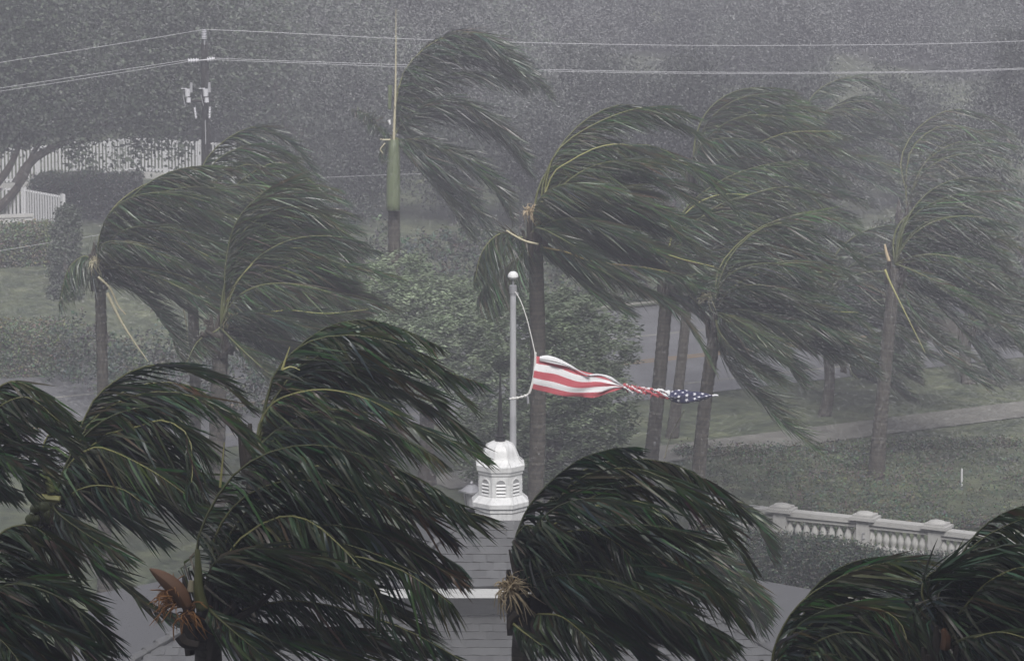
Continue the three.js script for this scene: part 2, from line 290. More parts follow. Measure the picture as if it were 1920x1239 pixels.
const P2 = palm({ ...near, seed: 2, d: 62, heart: [104, 942], base: [92, 1300], r: 0.14, fill: 7, fillLen: 2.6, leafLen: 0.95, n: 112, label: 'dark coconut palm at left with green coconuts below its crown', fronds: [
  { p: '118,900 139,830 153,796 176,749 210,718 258,691 322,682 400,705 470,765', dz: 0.2, sag: 0.9, olive: 0.1 },
  { p: '118,920 129,870 176,839 217,849 291,887 345,925', dz: 1.2, yellow: 0.9, olive: 0.5, sag: 0.9, gust: 0.5 },
  { p: '120,945 140,922 180,910 230,918 262,940', dz: 1.4, yellow: 0.7, leafLen: 0.7, sag: 1 },
  { p: '125,900 190,820 258,800 305,788 352,817 360,885 358,905', dz: 1.3, yellow: 0.9, olive: 0.5, sag: 0.8, gust: 0.4 },
  { p: '85,983 110,985 140,1002 177,1018', dz: 1.2, yellow: 1, leafLen: 0.55, olive: 0.8 },
  { p: '130,900 200,860 300,880 380,950 440,1040', dz: 0.2 },
  { p: '125,930 200,890 290,930 370,1000 420,1060', dz: 0.8 },
  { p: '115,975 150,1030 200,1070 285,1140 325,1165', dz: 0.3, sag: 0.2, gust: 0.25, leafLen: 0.7, label: 'dark hanging frond' },
  { p: '95,918 82,875 80,835 105,800 150,790', dz: -0.2, yellow: 0.8 },
  { p: '92,975 60,1005 66,1050 96,1135', dz: 1.3, olive: 0.6, yellow: 0.6, gust: 0.1 },
  { p: '92,970 30,990 20,1040 40,1090', dz: 0.8, olive: 0.5, gust: 0.1 },
  { p: '130,880 170,790 260,740 350,740 430,790 480,860', dz: 0.6 },
  { p: '130,900 180,820 280,840 390,900 470,990', dz: -0.5 },
  { p: '125,900 160,800 240,730 340,720 430,770 500,850', dz: -0.8 },
] });
{
  stalk(P2, '112,937 85,934 57,931', 0.05, 0.055, M.stalk, 'broken_stalk', 'yellow snapped leaf stalk');
  stalk(P2, '95,925 90,900 80,872', 0.06, 0.04, std({ color: lin(0.16, 0.18, 0.06), roughness: 0.5 }), 'leaf_stalk');
  const R = rng(22), sph = new THREE.SphereGeometry(0.07, 10, 8).scale(1, 1.15, 1);
  for (let k = 0; k < 26; k++) { const c = mesh('coconut', sph, M.coconut, P2.g); c.position.copy(P2.loc(80 + (R() - 0.5) * 46, 962 + (R() - 0.5) * 30, 0.15 + R() * 0.35)); c.rotation.set(R(), R(), R()); c.scale.setScalar(0.7 + 0.5 * R()); }
  flowers(P2, 85, 955, 0.35, 30, M.husk, [-0.4, -0.6]);
}
palm({ ...near, seed: 3, d: 60, heart: [-60, 890], base: [-70, 1300], r: 0.14, fill: 3, fillLen: 1.4, leafLen: 0.62, label: 'dark palm cut by the left edge, upper one of two', fronds: [
  { p: '-50,820 -20,745 20,715 70,735 115,775 145,815', dz: 0.4 }, { p: '-40,850 0,790 50,780 105,810 140,855', dz: 0.8 }, { p: '-30,870 20,830 60,850 100,900', dz: 0.5 }, { p: '-40,860 -10,770 50,745 110,790', dz: 1 }, { p: '-40,880 0,860 30,880 50,930', dz: 0.2 }, { p: '-50,840 -25,770 0,740 60,760 120,800', dz: -0.4 },
] });
palm({ ...near, seed: 4, d: 52, heart: [-70, 1150], base: [-90, 1500], r: 0.16, fill: 3, fillLen: 1.2, leafLen: 0.6, label: 'dark palm in the lower left corner, lower one of two', fronds: [
  { p: '-40,1080 0,1000 50,985 105,1020 145,1080', dz: 0.2 }, { p: '-40,1130 20,1095 100,1115 170,1165 222,1220', dz: 0.8 }, { p: '-30,1150 30,1150 110,1185 180,1245', dz: 1 }, { p: '-40,1150 20,1180 80,1230 120,1290', dz: 0.6 }, { p: '-40,1120 0,1060 60,1050 110,1100', dz: -0.4 }, { p: '-30,1160 40,1130 120,1150 200,1200', dz: 0.2 }, { p: '-50,1180 0,1200 50,1260', dz: 1.2 }, { p: '-40,1140 50,1085 130,1105 200,1170', dz: 0.5 }, { p: '-30,1170 60,1160 140,1190 200,1240', dz: 0.9 }, { p: '-40,1190 40,1190 110,1225 160,1275', dz: 0.3 },
] });
const P5 = palm({ ...near, seed: 5, d: 66, heart: [478, 850], base: [452, 1300], r: 0.15, fill: 5, fillLen: 2.4, leafLen: 0.95, n: 112, label: 'full coconut palm left of the white cupola', fronds: [
  { p: '490,790 505,730 545,665 610,615 680,600 760,620 825,650', dz: -0.3, sag: 0.9 },
  { p: '488,790 510,755 560,690 640,655 720,665 800,685 905,720', dz: 0.3 },
  { p: '490,790 520,750 600,730 680,745 750,780', dz: 1.3, yellow: 0.9, olive: 0.5, sag: 0.9 },
  { p: '500,820 600,770 720,780 830,820 915,862', dz: 0.6 },
  { p: '495,830 580,790 680,795 760,825 820,860', dz: 0.9 },
  { p: '490,800 560,710 650,680 760,710 840,780 900,850', dz: 0.1 },
  { p: '490,800 530,720 620,640 730,640 820,700 880,760', dz: -0.8 },
  { p: '500,820 580,740 700,720 800,760 880,820', dz: -0.4 },
  { p: '495,840 550,815 620,825 690,855', dz: 0.5 },
  { p: '492,800 515,700 580,640 680,630 780,660 860,720', dz: 0.8 },
] });
stalk(P5, '528,694 545,688 562,694', 0.02, 0.008, M.stalk, 'broken_leaflet', 'yellow torn leaflet', 0.9); stalk(P5, '528,694 536,670 543,650', 0.02, 0.006, M.stalk, 'broken_leaflet', 'yellow torn leaflet', 0.9);
const P6 = palm({ ...near, seed: 6, d: 58, heart: [984, 1105], base: [985, 1420], r: 0.17, fill: 12, fillLen: 3, leafLen: 0.95, n: 118, label: 'coconut palm in front of the building, right of the cupola', fronds: [
  { p: '975,1075 962,1036 982,968 1006,931 1047,890 1094,858 1150,842 1190,838', dz: 0.4, sag: 0.7, gust: 0.55, leafLen: 0.7, olive: 0.05, yellow: 0 },
  { p: '1000,1070 1020,1000 1080,960 1142,944 1203,941 1250,972 1285,1015', dz: 1.1, yellow: 0.6, sag: 1 },
  { p: '1000,1075 1005,1040 1047,1004 1098,994 1148,1012 1190,1050', dz: 1.4, yellow: 0.6, sag: 0.9, gust: 0.5 },
  { p: '1005,1108 1030,1102 1075,1115 1110,1160 1148,1205', dz: 1.3, yellow: 1, olive: 0.5 },
  { p: '1000,1150 1013,1151 1050,1155 1085,1180 1115,1210', dz: 1.5, yellow: 1, olive: 0.5 },
  { p: '955,1162 975,1180 1018,1212', dz: 1.4, yellow: 0.9, attach: false, leafLen: 0.5, start: 0.3 },
  { p: '1000,1060 1040,930 1120,870 1240,865 1330,905 1400,970', dz: -0.2 },
  { p: '1010,1060 1080,950 1210,910 1330,960 1410,1060', dz: 0.2 },
  { p: '1010,1090 1100,1040 1220,1040 1320,1090 1400,1170', dz: 0.5 },
  { p: '1010,1100 1100,1080 1200,1110 1290,1170 1350,1230', dz: 0.8 },
  { p: '1000,1060 1030,960 1100,890 1200,880 1300,930 1370,1010', dz: 0.7 },
  { p: '1010,1110 1080,1130 1160,1180 1230,1250', dz: 0.6 },
  { p: '1005,1090 1060,1010 1170,990 1280,1040 1370,1120', dz: 0 },
  { p: '975,1060 968,1010 985,985 1000,990', dz: 0.9, leafLen: 0.5, sag: 0.6 },
] });
flowers(P6, 963, 1108, 0.4, 95, M.straw, [-0.3, 0], 'flower_cluster', 'dry straw-coloured flower stalks');
stalk(P6, '970,1150 957,1165 954,1180', 0.06, 0.03, M.husk, 'old_leaf_stub'); stalk(P6, '972,1090 962,1060 955,1030', 0.045, 0.012, M.husk, 'leaf_stalk');
palm({ ...near, seed: 61, d: 84, heart: [1230, 1110], base: [1225, 1400], r: 0.15, fill: 6, fillLen: 2.2, leafLen: 0.8, label: 'hazier palm half hidden behind the palm right of the cupola', fronds: [
  { p: '1280,1030 1340,960 1400,955 1430,1000 1448,1050', dz: 0.2 }, { p: '1280,1090 1330,1060 1380,1070 1420,1110 1440,1150', dz: 0.4 }, { p: '1290,1110 1350,1090 1400,1120 1430,1180', dz: 0.7 }, { p: '1270,1060 1320,980 1380,940 1420,960', dz: -0.3 },
] });
palm({ ...near, seed: 7, d: 56, heart: [1462, 1300], base: [1462, 1560], r: 0.16, fill: 8, fillLen: 2.8, leafLen: 0.95, n: 118, label: 'palm at lower right with pale leaflets combed to the right', fronds: [
  { p: '1448,1250 1462,1190 1502,1130 1570,1085 1650,1057 1722,1052', dz: 0.3, olive: 0.7, sag: 0.35 },
  { p: '1455,1260 1490,1180 1560,1140 1640,1130 1720,1160 1800,1205', dz: 1, olive: 0.8, sag: 0.4 },
  { p: '1470,1270 1530,1205 1600,1185 1690,1215 1760,1270', dz: 1.3, olive: 0.5 },
  { p: '1480,1280 1560,1160 1640,1140 1690,1170 1708,1235', dz: 1.4, olive: 1, yellow: 0.7, sag: 0.6, gust: 0.5 },
  { p: '1460,1260 1500,1160 1580,1100 1680,1090 1760,1130', dz: -0.4, olive: 0.4 },
  { p: '1480,1280 1580,1230 1680,1240 1760,1290', dz: 0.8 },
  { p: '1452,1270 1480,1210 1540,1160 1620,1160 1720,1220', dz: 0.6 },
  { p: '1470,1270 1520,1230 1600,1235 1670,1290', dz: 1.1 },
] });
const P8 = palm({ ...near, seed: 8, d: 53, heart: [1776, 1215], base: [1768, 1500], r: 0.16, fill: 12, fillLen: 2.8, leafLen: 0.95, n: 118, label: 'darkest palm in the lower right corner', fronds: [
  { p: '1765,1180 1760,1120 1795,1055 1850,1005 1935,965', dz: 0, olive: 0.1, sag: 0.9 },
  { p: '1782,1178 1822,1124 1856,1090 1920,1063 2000,1080', dz: 1.2, yellow: 0.7, olive: 0.5, sag: 0.8 },
  { p: '1785,1212 1830,1195 1880,1185 1950,1205', dz: 1.4, yellow: 0.8, sag: 0.9 },
  { p: '1770,1160 1740,1110 1760,1070 1830,1030 1930,1020', dz: 0.5 }, { p: '1770,1180 1730,1120 1740,1080 1800,1060 1890,1070', dz: -0.3 },
  { p: '1785,1200 1850,1140 1930,1130 2000,1180', dz: 0.3 }, { p: '1790,1225 1850,1230 1920,1260', dz: 1 }, { p: '1780,1170 1800,1100 1870,1050 1960,1040', dz: 0.1 },
] });
mesh('old_leaf_stub', merged([tube([P8.loc(1772, 1215, 0.2), P8.loc(1775, 1195, 0.25), P8.loc(1770, 1180, 0.3)], [0.07, 0.06, 0.03], 7)]), M.spathe, P8.g, 'reddish brown stub');

// --- middle palms
const mid = { gust: 0.95, sag: 0.55, wind: 1.0, fill: 22, fillLen: 4.8, leafLen: 1.2, loose: 0.62, rib: 0.034, tone: 0.8 };
const M1 = palm({ ...mid, seed: 11, d: 107, heart: [1003, 432], base: [980, 1000], r: 0.21, fillLen: 4.2, label: 'tall coconut palm behind the flag with straw flower cluster', fronds: [
  { p: '1012,395 1022,330 1060,262 1110,217 1170,196 1240,212 1310,255', dz: -0.5 },
  { p: '1015,385 1040,322 1064,305 1115,278 1159,270 1210,280 1290,310', dz: 1.6, yellow: 1, olive: 0.5, sag: 0.6 },
  { p: '1022,388 1055,368 1100,357 1160,357 1220,385 1265,430', dz: 1.8, yellow: 1, olive: 0.5 },
  { p: '1030,425 1080,430 1130,435 1190,450 1260,480 1340,500', dz: 1.5, yellow: 1, ribColor: [0.5, 0.48, 0.12] },
  { p: '1010,458 1060,472 1110,490 1200,500 1290,517', dz: 1.8, yellow: 1, ribColor: [0.42, 0.32, 0.12], start: 0.2 },
  { p: '1010,455 1060,495 1110,540 1180,585', dz: 0.8 },
  { p: '985,445 940,437 905,470 890,528', dz: 0.2, gust: 0.6, sag: 0.5 }, { p: '985,470 950,500 910,535 895,560', dz: -0.5, gust: 0.7 },
  { p: '1015,390 1060,290 1150,225 1250,225 1340,275', dz: -1.2 }, { p: '1018,410 1080,340 1180,315 1290,370 1360,440', dz: 0.2 },
  { p: '1010,455 1100,500 1190,530 1270,580 1340,690', dz: -0.6, sag: 0.5, gust: 0.4 }, { p: '1020,400 1080,310 1200,270 1310,320 1380,400', dz: -0.2 },
  { p: '1025,430 1120,400 1230,420 1330,480', dz: 0.6 }, { p: '1015,400 1040,290 1120,230 1220,200 1300,220', dz: 0.7 },
] });
flowers(M1, 996, 398, 0.33, 70, M.straw, [-0.1, 0.15], 'flower_cluster', 'straw-coloured burst of dry flower stalks');
stalk(M1, '949,432 965,442 985,452 1010,458', 0.026, 0.03, M.stalkPale, 'broken_stalk', 'pale snapped leaf stalk', 0.7);
const M2 = palm({ ...mid, seed: 12, d: 112, heart: [1345, 590], base: [1308, 950], r: 0.19, fillLen: 3.6, label: 'slightly leaning palm at the far tip of the flag', fronds: [
  { p: '1348,570 1375,538 1420,515 1500,508 1570,514', dz: 1.6, yellow: 0.9, olive: 0.5 }, { p: '1375,587 1440,580 1520,582 1610,586', dz: 1.6, yellow: 1, ribColor: [0.42, 0.42, 0.12] },
  { p: '1375,598 1420,630 1470,670 1500,715', dz: 1.2 }, { p: '1348,640 1375,690 1420,740 1470,790 1535,845', dz: 0.8, sag: 0.15, gust: 0.35, label: 'long frond hanging down to the right' },
  { p: '1342,570 1350,500 1420,430 1520,400 1600,425', dz: -0.6 }, { p: '1380,592 1480,600 1580,640 1640,700', dz: 0.3 }, { p: '1348,580 1420,540 1540,555 1640,620', dz: 0.2 },
  { p: '1340,575 1370,480 1450,420 1550,440 1620,500', dz: 0.4 }, { p: '1345,580 1400,500 1500,470 1600,520', dz: -1 }, { p: '1335,590 1300,560 1285,530 1330,500', dz: 0.5 },
] });
flowers(M2, 1330, 560, 0.42, 46, M.stalkPale, [-0.5, 0.35], 'flower_cluster', 'pale dry flower stalks');
palm({ ...mid, seed: 13, d: 117, heart: [1252, 525], base: [1208, 900], r: 0.2, label: 'palm with thick leaning trunk left of two behind the flag', group: 'palms blown behind the flag', fronds: [
  { p: '1258,505 1290,430 1370,380 1470,350 1545,365', dz: 1, olive: 0.7 }, { p: '1258,515 1310,450 1420,420 1530,460 1600,520', dz: 0.5 }, { p: '1252,500 1280,400 1350,340 1430,310 1500,300', dz: -0.5, olive: 0.6 },
  { p: '1255,510 1330,470 1440,480 1530,540', dz: 1 }, { p: '1250,500 1270,420 1330,370 1420,370 1490,420', dz: 0.3, yellow: 1 }, { p: '1250,540 1280,560 1320,600 1350,650', dz: 0.4 },
] });
palm({ ...mid, seed: 14, d: 127, heart: [1302, 320], base: [1262, 900], r: 0.15, label: 'palm with slim pale trunk, right of two behind the flag', fronds: [
  { p: '1308,290 1330,235 1380,195 1450,178 1535,212', dz: -0.4, olive: 0.8 }, { p: '1310,300 1370,245 1460,235 1565,252', dz: 0.8, olive: 1 }, { p: '1310,312 1380,290 1470,250 1565,246', dz: 1.4, yellow: 1, olive: 0.8 },
  { p: '1308,320 1400,310 1480,335 1560,400', dz: 0.6 }, { p: '1310,320 1390,340 1470,390 1520,450', dz: 1 }, { p: '1305,300 1340,250 1420,220 1500,250', dz: 0.2, olive: 1 },
] });
palm({ ...mid, seed: 15, d: 150, heart: [1492, 300], base: [1548, 830], r: 0.17, fillLen: 4.3, label: 'distant hazy palm with crown just under the lower wires', fronds: [
  { p: '1498,270 1520,185 1570,150 1630,150 1695,215', dz: -0.4 }, { p: '1500,280 1560,205 1640,200 1710,265', dz: 0.6 }, { p: '1500,300 1580,250 1660,260 1720,320', dz: 1 }, { p: '1500,300 1590,300 1660,330 1690,380', dz: 0.2 }, { p: '1500,290 1540,220 1610,180 1680,210', dz: 1.2 },
] });
const M6 = palm({ ...mid, seed: 16, d: 122, heart: [1680, 495], base: [1648, 960], r: 0.2, fillLen: 4.2, label: 'palm at right with pale snapped stalk hanging beside its trunk', fronds: [
  { p: '1690,488 1720,482 1760,479 1820,500 1885,545', dz: 1.5, yellow: 1, olive: 0.5 }, { p: '1695,515 1740,517 1800,545 1860,590 1925,645', dz: 1.4, yellow: 1, olive: 0.4 },
  { p: '1688,470 1700,420 1750,380 1830,360 1925,380', dz: 0.2 }, { p: '1690,480 1740,430 1840,430 1935,475', dz: 0.6 }, { p: '1685,505 1720,600 1790,680 1855,725', dz: 0.5 }, { p: '1690,490 1760,450 1850,480 1930,560', dz: -0.5 },
  { p: '1690,510 1750,560 1820,640 1870,720', dz: -0.4 }, { p: '1690,500 1780,520 1870,590 1930,680', dz: 0.2 },
] });
stalk(M6, '1660,505 1668,525 1690,570 1735,660', 0.038, 0.008, M.stalk, 'broken_stalk', 'pale snapped stalk hanging down', 0.9); stalk(M6, '1668,490 1662,470 1660,458', 0.05, 0.03, M.straw, 'broken_stalk');
palm({ ...mid, seed: 17, d: 143, heart: [1702, 400], base: [1800, 840], r: 0.3, fillLen: 4.6, label: 'large hazy palm at upper right with thick dim trunk', fronds: [
  { p: '1700,360 1690,300 1722,240 1790,205 1865,230 1912,305', dz: -0.3 }, { p: '1705,380 1740,300 1820,265 1905,340', dz: 0.6 }, { p: '1710,390 1780,340 1865,360 1925,425', dz: 1 }, { p: '1700,370 1710,280 1770,235 1850,260 1900,330', dz: 0.5 }, { p: '1705,380 1760,290 1850,300 1910,390', dz: -1 },
] });
palm({ ...mid, seed: 19, d: 131, heart: [1540, 610], base: [1546, 860], r: 0.17, label: 'dim palm right of the leaning palm, its trunk left of two on the lawn', fronds: [
  { p: '1545,590 1570,540 1630,520 1700,560', dz: 0.4 }, { p: '1550,600 1610,580 1680,620 1720,690', dz: 0.6 }, { p: '1550,610 1600,640 1650,700', dz: 0.2 },
] });
palm({ ...mid, seed: 20, fill: 10, fillLen: 3.4, d: 136, heart: [1815, 610], base: [1822, 860], r: 0.2, label: 'dim palm near the right edge hanging over the footpath', fronds: [
  { p: '1820,590 1850,540 1910,530 1960,580', dz: 0.4 }, { p: '1822,600 1870,600 1930,660', dz: 0.6 }, { p: '1822,620 1850,670 1880,740', dz: 0.2 }, 
] });
palm({ ...mid, seed: 18, d: 138, heart: [1596, 690], base: [1582, 880], r: 0.22, fillLen: 2.6, fill: 12, label: 'short dim palm on the lawn left of the thick trunk', fronds: [] });
const L1 = palm({ ...mid, seed: 21, d: 105, heart: [414, 615], base: [414, 900], r: 0.22, label: 'palm at left centre with rough stubby leaf bases on its trunk', fronds: [
  { p: '420,580 422,500 440,420 480,372 530,342 590,365', dz: 0.8, olive: 0.8, gust: 0.6, sag: 0.1 }, { p: '425,565 450,520 500,475 560,465 630,492', dz: 1.6, yellow: 0.9, olive: 0.6 }, { p: '425,570 470,525 530,497 600,482 655,505', dz: 1.8, yellow: 0.9, olive: 0.6 },
  { p: '430,607 480,590 540,582 610,588 690,580', dz: 1.6, yellow: 1, olive: 0.6, ribColor: [0.42, 0.42, 0.14], start: 0.3 }, { p: '420,570 430,470 500,400 580,390 650,440', dz: 0.2 }, { p: '420,625 480,640 540,670 575,715', dz: 0.7 }, { p: '422,580 460,460 540,430 620,450 660,520', dz: -0.5 }, { p: '420,560 440,440 520,370 600,400 650,470', dz: -0.9 },
  { p: '425,590 500,540 590,540 660,590', dz: 0.5 }, { p: '405,620 370,640 345,690', dz: 0.6, leafLen: 0.6 },
] });
flowers(L1, 430, 598, 0.3, 34, M.straw, [0.3, 0.2]); flowers(L1, 392, 605, 0.28, 20, M.husk, [-0.6, 0.4]);
{ const R = rng(210), gs = []; for (let k = 0; k < 18; k++) { const a = R() * 6.28, y = 630 + R() * 45, s = L1.loc(414, y), e = s.clone().add(V(Math.cos(a) * 0.5, 0.3, Math.sin(a) * 0.5)); gs.push(tube([s, e], [0.09, 0.05], 5)); } mesh('old_leaf_stub', merged(gs), M.husk, L1.g); }
const L2 = palm({ ...mid, seed: 22, d: 116, heart: [356, 475], base: [352, 900], r: 0.16, label: 'palm at left with highest crown beside the utility pole', fronds: [
  { p: '362,440 365,360 385,300 430,257 482,238 545,270 600,340', dz: -0.4 }, { p: '365,450 400,390 450,340 520,305 590,345', dz: 0.8, yellow: 0.8, olive: 0.5 }, { p: '365,460 420,400 500,370 580,400 630,455', dz: 0.6 }, { p: '362,440 370,350 420,290 500,270 570,320', dz: 0.6 }, { p: '362,450 380,370 450,310 540,330 610,400', dz: 1 }, { p: '360,470 420,440 500,450 560,510', dz: 0.2 },
] });
stalk(L2, '330,464 331,500 340,560 350,620 350,685', 0.035, 0.012, M.stalkPale, 'broken_stalk', 'long pale snapped stalk hanging down', 1); flowers(L2, 352, 460, 0.25, 14, M.stalkPale, [0, 0.8]);
const L3 = palm({ ...mid, seed: 23, d: 110, heart: [186, 495], base: [186, 900], r: 0.16, label: 'leftmost of the middle palms with pale hanging stalks', fronds: [
  { p: '185,450 205,400 235,368 280,342 335,330 400,352', dz: -0.3 }, { p: '195,480 225,455 262,446 330,452 390,480', dz: 1.4, yellow: 0.9, olive: 0.5 }, { p: '195,503 234,500 305,508 368,528 420,560', dz: 1.3, yellow: 0.7, sag: 0.7 }, { p: '188,460 215,400 290,370 370,390 430,450', dz: 0.5 }, { p: '188,470 240,420 320,410 400,460', dz: -0.8 },
  { p: '190,510 250,545 310,610 340,680', dz: 0.3 }, { p: '192,490 280,470 370,510 420,600', dz: -0.3 }, { p: '185,500 160,480 130,500 110,570', dz: 0, gust: 0.5 },
] });
stalk(L3, '183,519 205,540 222,575 235,590', 0.035, 0.02, M.stalkPale, 'broken_stalk', 'pale snapped stalk', 0.9); stalk(L3, '200,549 225,600 250,640 277,678', 0.045, 0.01, M.stalkPale, 'broken_stalk', 'long pale hanging stalk', 0.9); flowers(L3, 182, 492, 0.38, 40, M.stalkPale, [-0.4, 0.1]);
// the royal palm: green crown shaft, upright spear
const R1 = palm({ ...mid, name: 'royal_palm', seed: 31, d: 124, heart: [738, 258], base: [737, 800], r: 0.19, noHusk: true, bend: 0, fill: 0, rib: 0.03, leafLen: 1.2, loose: 1.0, sag: 0.6, plume: true, n: 190, tone: 0.6, label: 'royal palm with smooth green crown shaft and upright spear leaf', fronds: [
  { p: '742,200 748,160 790,95 860,58 930,80 990,130 1032,185', dz: 0.3, sag: 0.5, olive: 0.1 }, { p: '745,220 775,150 840,105 920,120 990,165', dz: -0.5, olive: 0.1 }, { p: '742,200 760,130 820,75 890,65 950,110 1000,160', dz: 0.9, olive: 0.1 }, { p: '745,210 770,140 830,90 910,95 970,140', dz: 0.6, olive: 0.1 }, { p: '744,200 755,150 800,110 870,85 940,110', dz: -0.9, olive: 0.1 }, { p: '746,215 790,165 850,140 920,140 980,170', dz: 0.2, olive: 0.1 },
  { p: '748,240 790,200 860,190 930,230 985,300', dz: 0.6 }, { p: '748,245 800,215 880,220 950,265 990,320', dz: -0.4 },
  { p: '750,262 790,262 860,295 920,340 955,395', dz: 0.8 }, { p: '750,265 810,270 870,290 930,350 960,410', dz: 0 },
  { p: '752,270 800,300 860,350 930,455', dz: 0.4 }, { p: '752,272 790,310 840,370 880,440', dz: -0.3 },
  { p: '728,255 705,235 685,215 660,205', dz: 0.2, leafLen: 0.4, gust: 0.3 }, { p: '730,262 715,285 720,300', dz: 0.3, leafLen: 0.3, gust: 0.2 },
] });
{
  const a = R1.loc(737, 395), b = R1.loc(738, 262), pts = [0, 0.1, 0.3, 0.6, 0.85, 1].map((u) => a.clone().lerp(b, u));
  mesh('crown_shaft', tube(pts, [0.19, 0.195, 0.195, 0.185, 0.175, 0.15], 16), M.royal, R1.g, 'smooth green crown shaft');
  stalk(R1, '738,262 741,180 742,90 742,16', 0.042, 0.006, M.stalkPale, 'spear_leaf', 'upright pale unopened leaf', 0.1);
  stalk(R1, '732,262 720,262 712,261', 0.03, 0.015, M.stalkPale, 'broken_stalk', 'pale broken end', 0.3); stalk(R1, '722,268 713,280 718,288', 0.02, 0.012, M.stalkPale, 'broken_stalk', 'pale broken end', 0.3); stalk(R1, '731,160 730,205', 0.06, 0.05, M.royal, 'leaf_stalk'); stalk(R1, '729,225 731,234', 0.05, 0.02, M.whitePaint, 'broken_stalk', 'white split end');
}

// ---------------------------------------------------------------- broad-leaved trees, hedges, wood
function leaves(gb, c, n, spread, size, col, R, wind, slim = 0.32) {
  for (let i = 0; i < n; i++) {
    const p = c.clone().add(V((R() + R() + R() - 1.5) * spread, (R() + R() + R() - 1.5) * spread, (R() + R() + R() - 1.5) * spread));
    const d = V(R() - 0.5 + wind, R() - 0.35, R() - 0.5).normalize(), s = d.clone().cross(V(R() - 0.5, R() - 0.5, R() - 0.5)).normalize(), l = size * (0.6 + 0.8 * R()), k = 0.7 + 0.6 * R(), cc = col.map((q) => q * k);
    const a = gb.vert(p, cc), b = gb.vert(p.clone().addScaledVector(d, l * 0.5).addScaledVector(s, l * slim), cc), e = gb.vert(p.clone().addScaledVector(d, l).add(V(0, -0.12 * l, 0)), cc), f = gb.vert(p.clone().addScaledVector(d, l * 0.5).addScaledVector(s, -l * slim), cc);
    gb.tri(a, b, e); gb.tri(a, e, f);
  }
}
// lobes: [px, py, depth, radius m]; clumps on the lobes' shells
function leafTree(o) {
  const R = rng(o.seed), bp = at(o.base[0], o.base[1], o.d), base = V(bp.x, 0, bp.z); base.y = height(base.x, base.z);
  const g = thing(o.name, o.label, o.category ?? 'tree', base, o.group), lobes = o.lobes.map(([x, y, dd, r]) => [at(x, y, o.d - dd).sub(base), r]), crown = new GB();
  for (const [c, r] of lobes) {
    const k = Math.round(o.clumps * r * r);
    for (let i = 0; i < k; i++) {
      const d = V(R() * 2 - 1, R() * 2 - 1, R() * 2 - 1); if (d.lengthSq() > 1 || d.lengthSq() < 0.01) { i--; continue; }
      const rr = r * (0.55 + 0.5 * Math.sqrt(R())), p = c.clone().addScaledVector(d.normalize(), rr).multiply(V(1, 1, 1)), tone = 0.55 + 0.9 * R();
      if (o.spray) { // a shoot bent by the wind, leaves along it
        const t = V(0.9, 0.35 + 0.5 * R(), (R() - 0.5) * 0.8).normalize(), l = o.spray * (0.6 + 0.8 * R()), col = mixc(o.color, o.color2, R()).map((q) => q * tone);
        for (let m = 0; m < 4; m++) leaves(crown, p.clone().addScaledVector(t, l * m / 4).add(V(0, -0.3 * l * m * m / 16, 0)), o.per, 0.12, o.leaf, col, R, 1.1, 0.16);
      } else leaves(crown, p, o.per, o.clumpR, o.leaf, mixc(o.color, o.color2, R()).map((q) => q * tone), R, 0.4);
    }
  }
  mesh('crown', crown.done(), M.treeLeaf, g);
  const top = lobes[0][0];
  trunk(g, V(0, -0.2, 0), o.fork ? at(...o.fork, o.d).sub(base) : V(0, Math.max(0.6, top.y * 0.45), 0), o.r ?? 0.25, 1.5, M.wood);
  const f = o.fork ? at(...o.fork, o.d).sub(base) : V(0, Math.max(0.6, top.y * 0.45), 0);
  for (const q of o.limbs ?? []) { const pts = curvePts(px(q).map(([x, y]) => at(x, y, o.d - 1).sub(base)), 16); mesh('limb', tube(pts, pts.map((_, i) => lerp(0.2, 0.06, i / 16)), 9), M.wood, g); }
  for (const [c, r] of o.limbs ? [] : lobes) { const m = f.clone().lerp(c, 0.5).add(V(0, -0.15 * r, 0)), pts = curvePts([f, m, c.clone().add(V(0, r * 0.3, 0))], 10); mesh('limb', tube(pts, pts.map((_, i) => lerp((o.r ?? 0.25) * 0.6, 0.03, i / 10)), 7), M.wood, g); }
  return g;
}
const SAGE = [0.1, 0.14, 0.075], SAGE2 = [0.19, 0.235, 0.145], DARKG = [0.03, 0.042, 0.028], DARKG2 = [0.055, 0.07, 0.045];
leafTree({ seed: 41, name: 'windblown_tree', d: 122, base: [800, 820], label: 'bushy sage green tree with wind-turned leaves left of the flagpole', lobes: [[745, 530, 0, 0.8], [720, 590, 0.4, 1.0], [800, 590, 0.5, 1.0], [860, 590, 0, 0.9], [770, 670, 0.6, 1.3], [870, 660, 0.6, 1.2], [690, 660, 0, 1], [690, 545, -0.5, 0.7]], clumps: 110, per: 11, spray: 0.5, leaf: 0.11, color: SAGE, color2: SAGE2, r: 0.2 });
leafTree({ seed: 42, name: 'windblown_tree', d: 120, base: [1040, 960], label: 'bushy green tree behind the flag, right of the flagpole', lobes: [[1010, 600, 0, 0.9], [1060, 620, 0.3, 1.0], [1110, 660, 0, 1.0], [930, 620, 0, 1.1], [1050, 720, 0.6, 1.4], [1100, 760, 0.4, 1.1], [940, 740, 0.3, 1.4], [1040, 820, 0.4, 1.3], [950, 850, 0, 1.4], [1100, 830, 0, 1.0]], clumps: 95, per: 11, spray: 0.5, leaf: 0.11, color: [0.055, 0.08, 0.045], color2: [0.11, 0.14, 0.08], r: 0.24 });
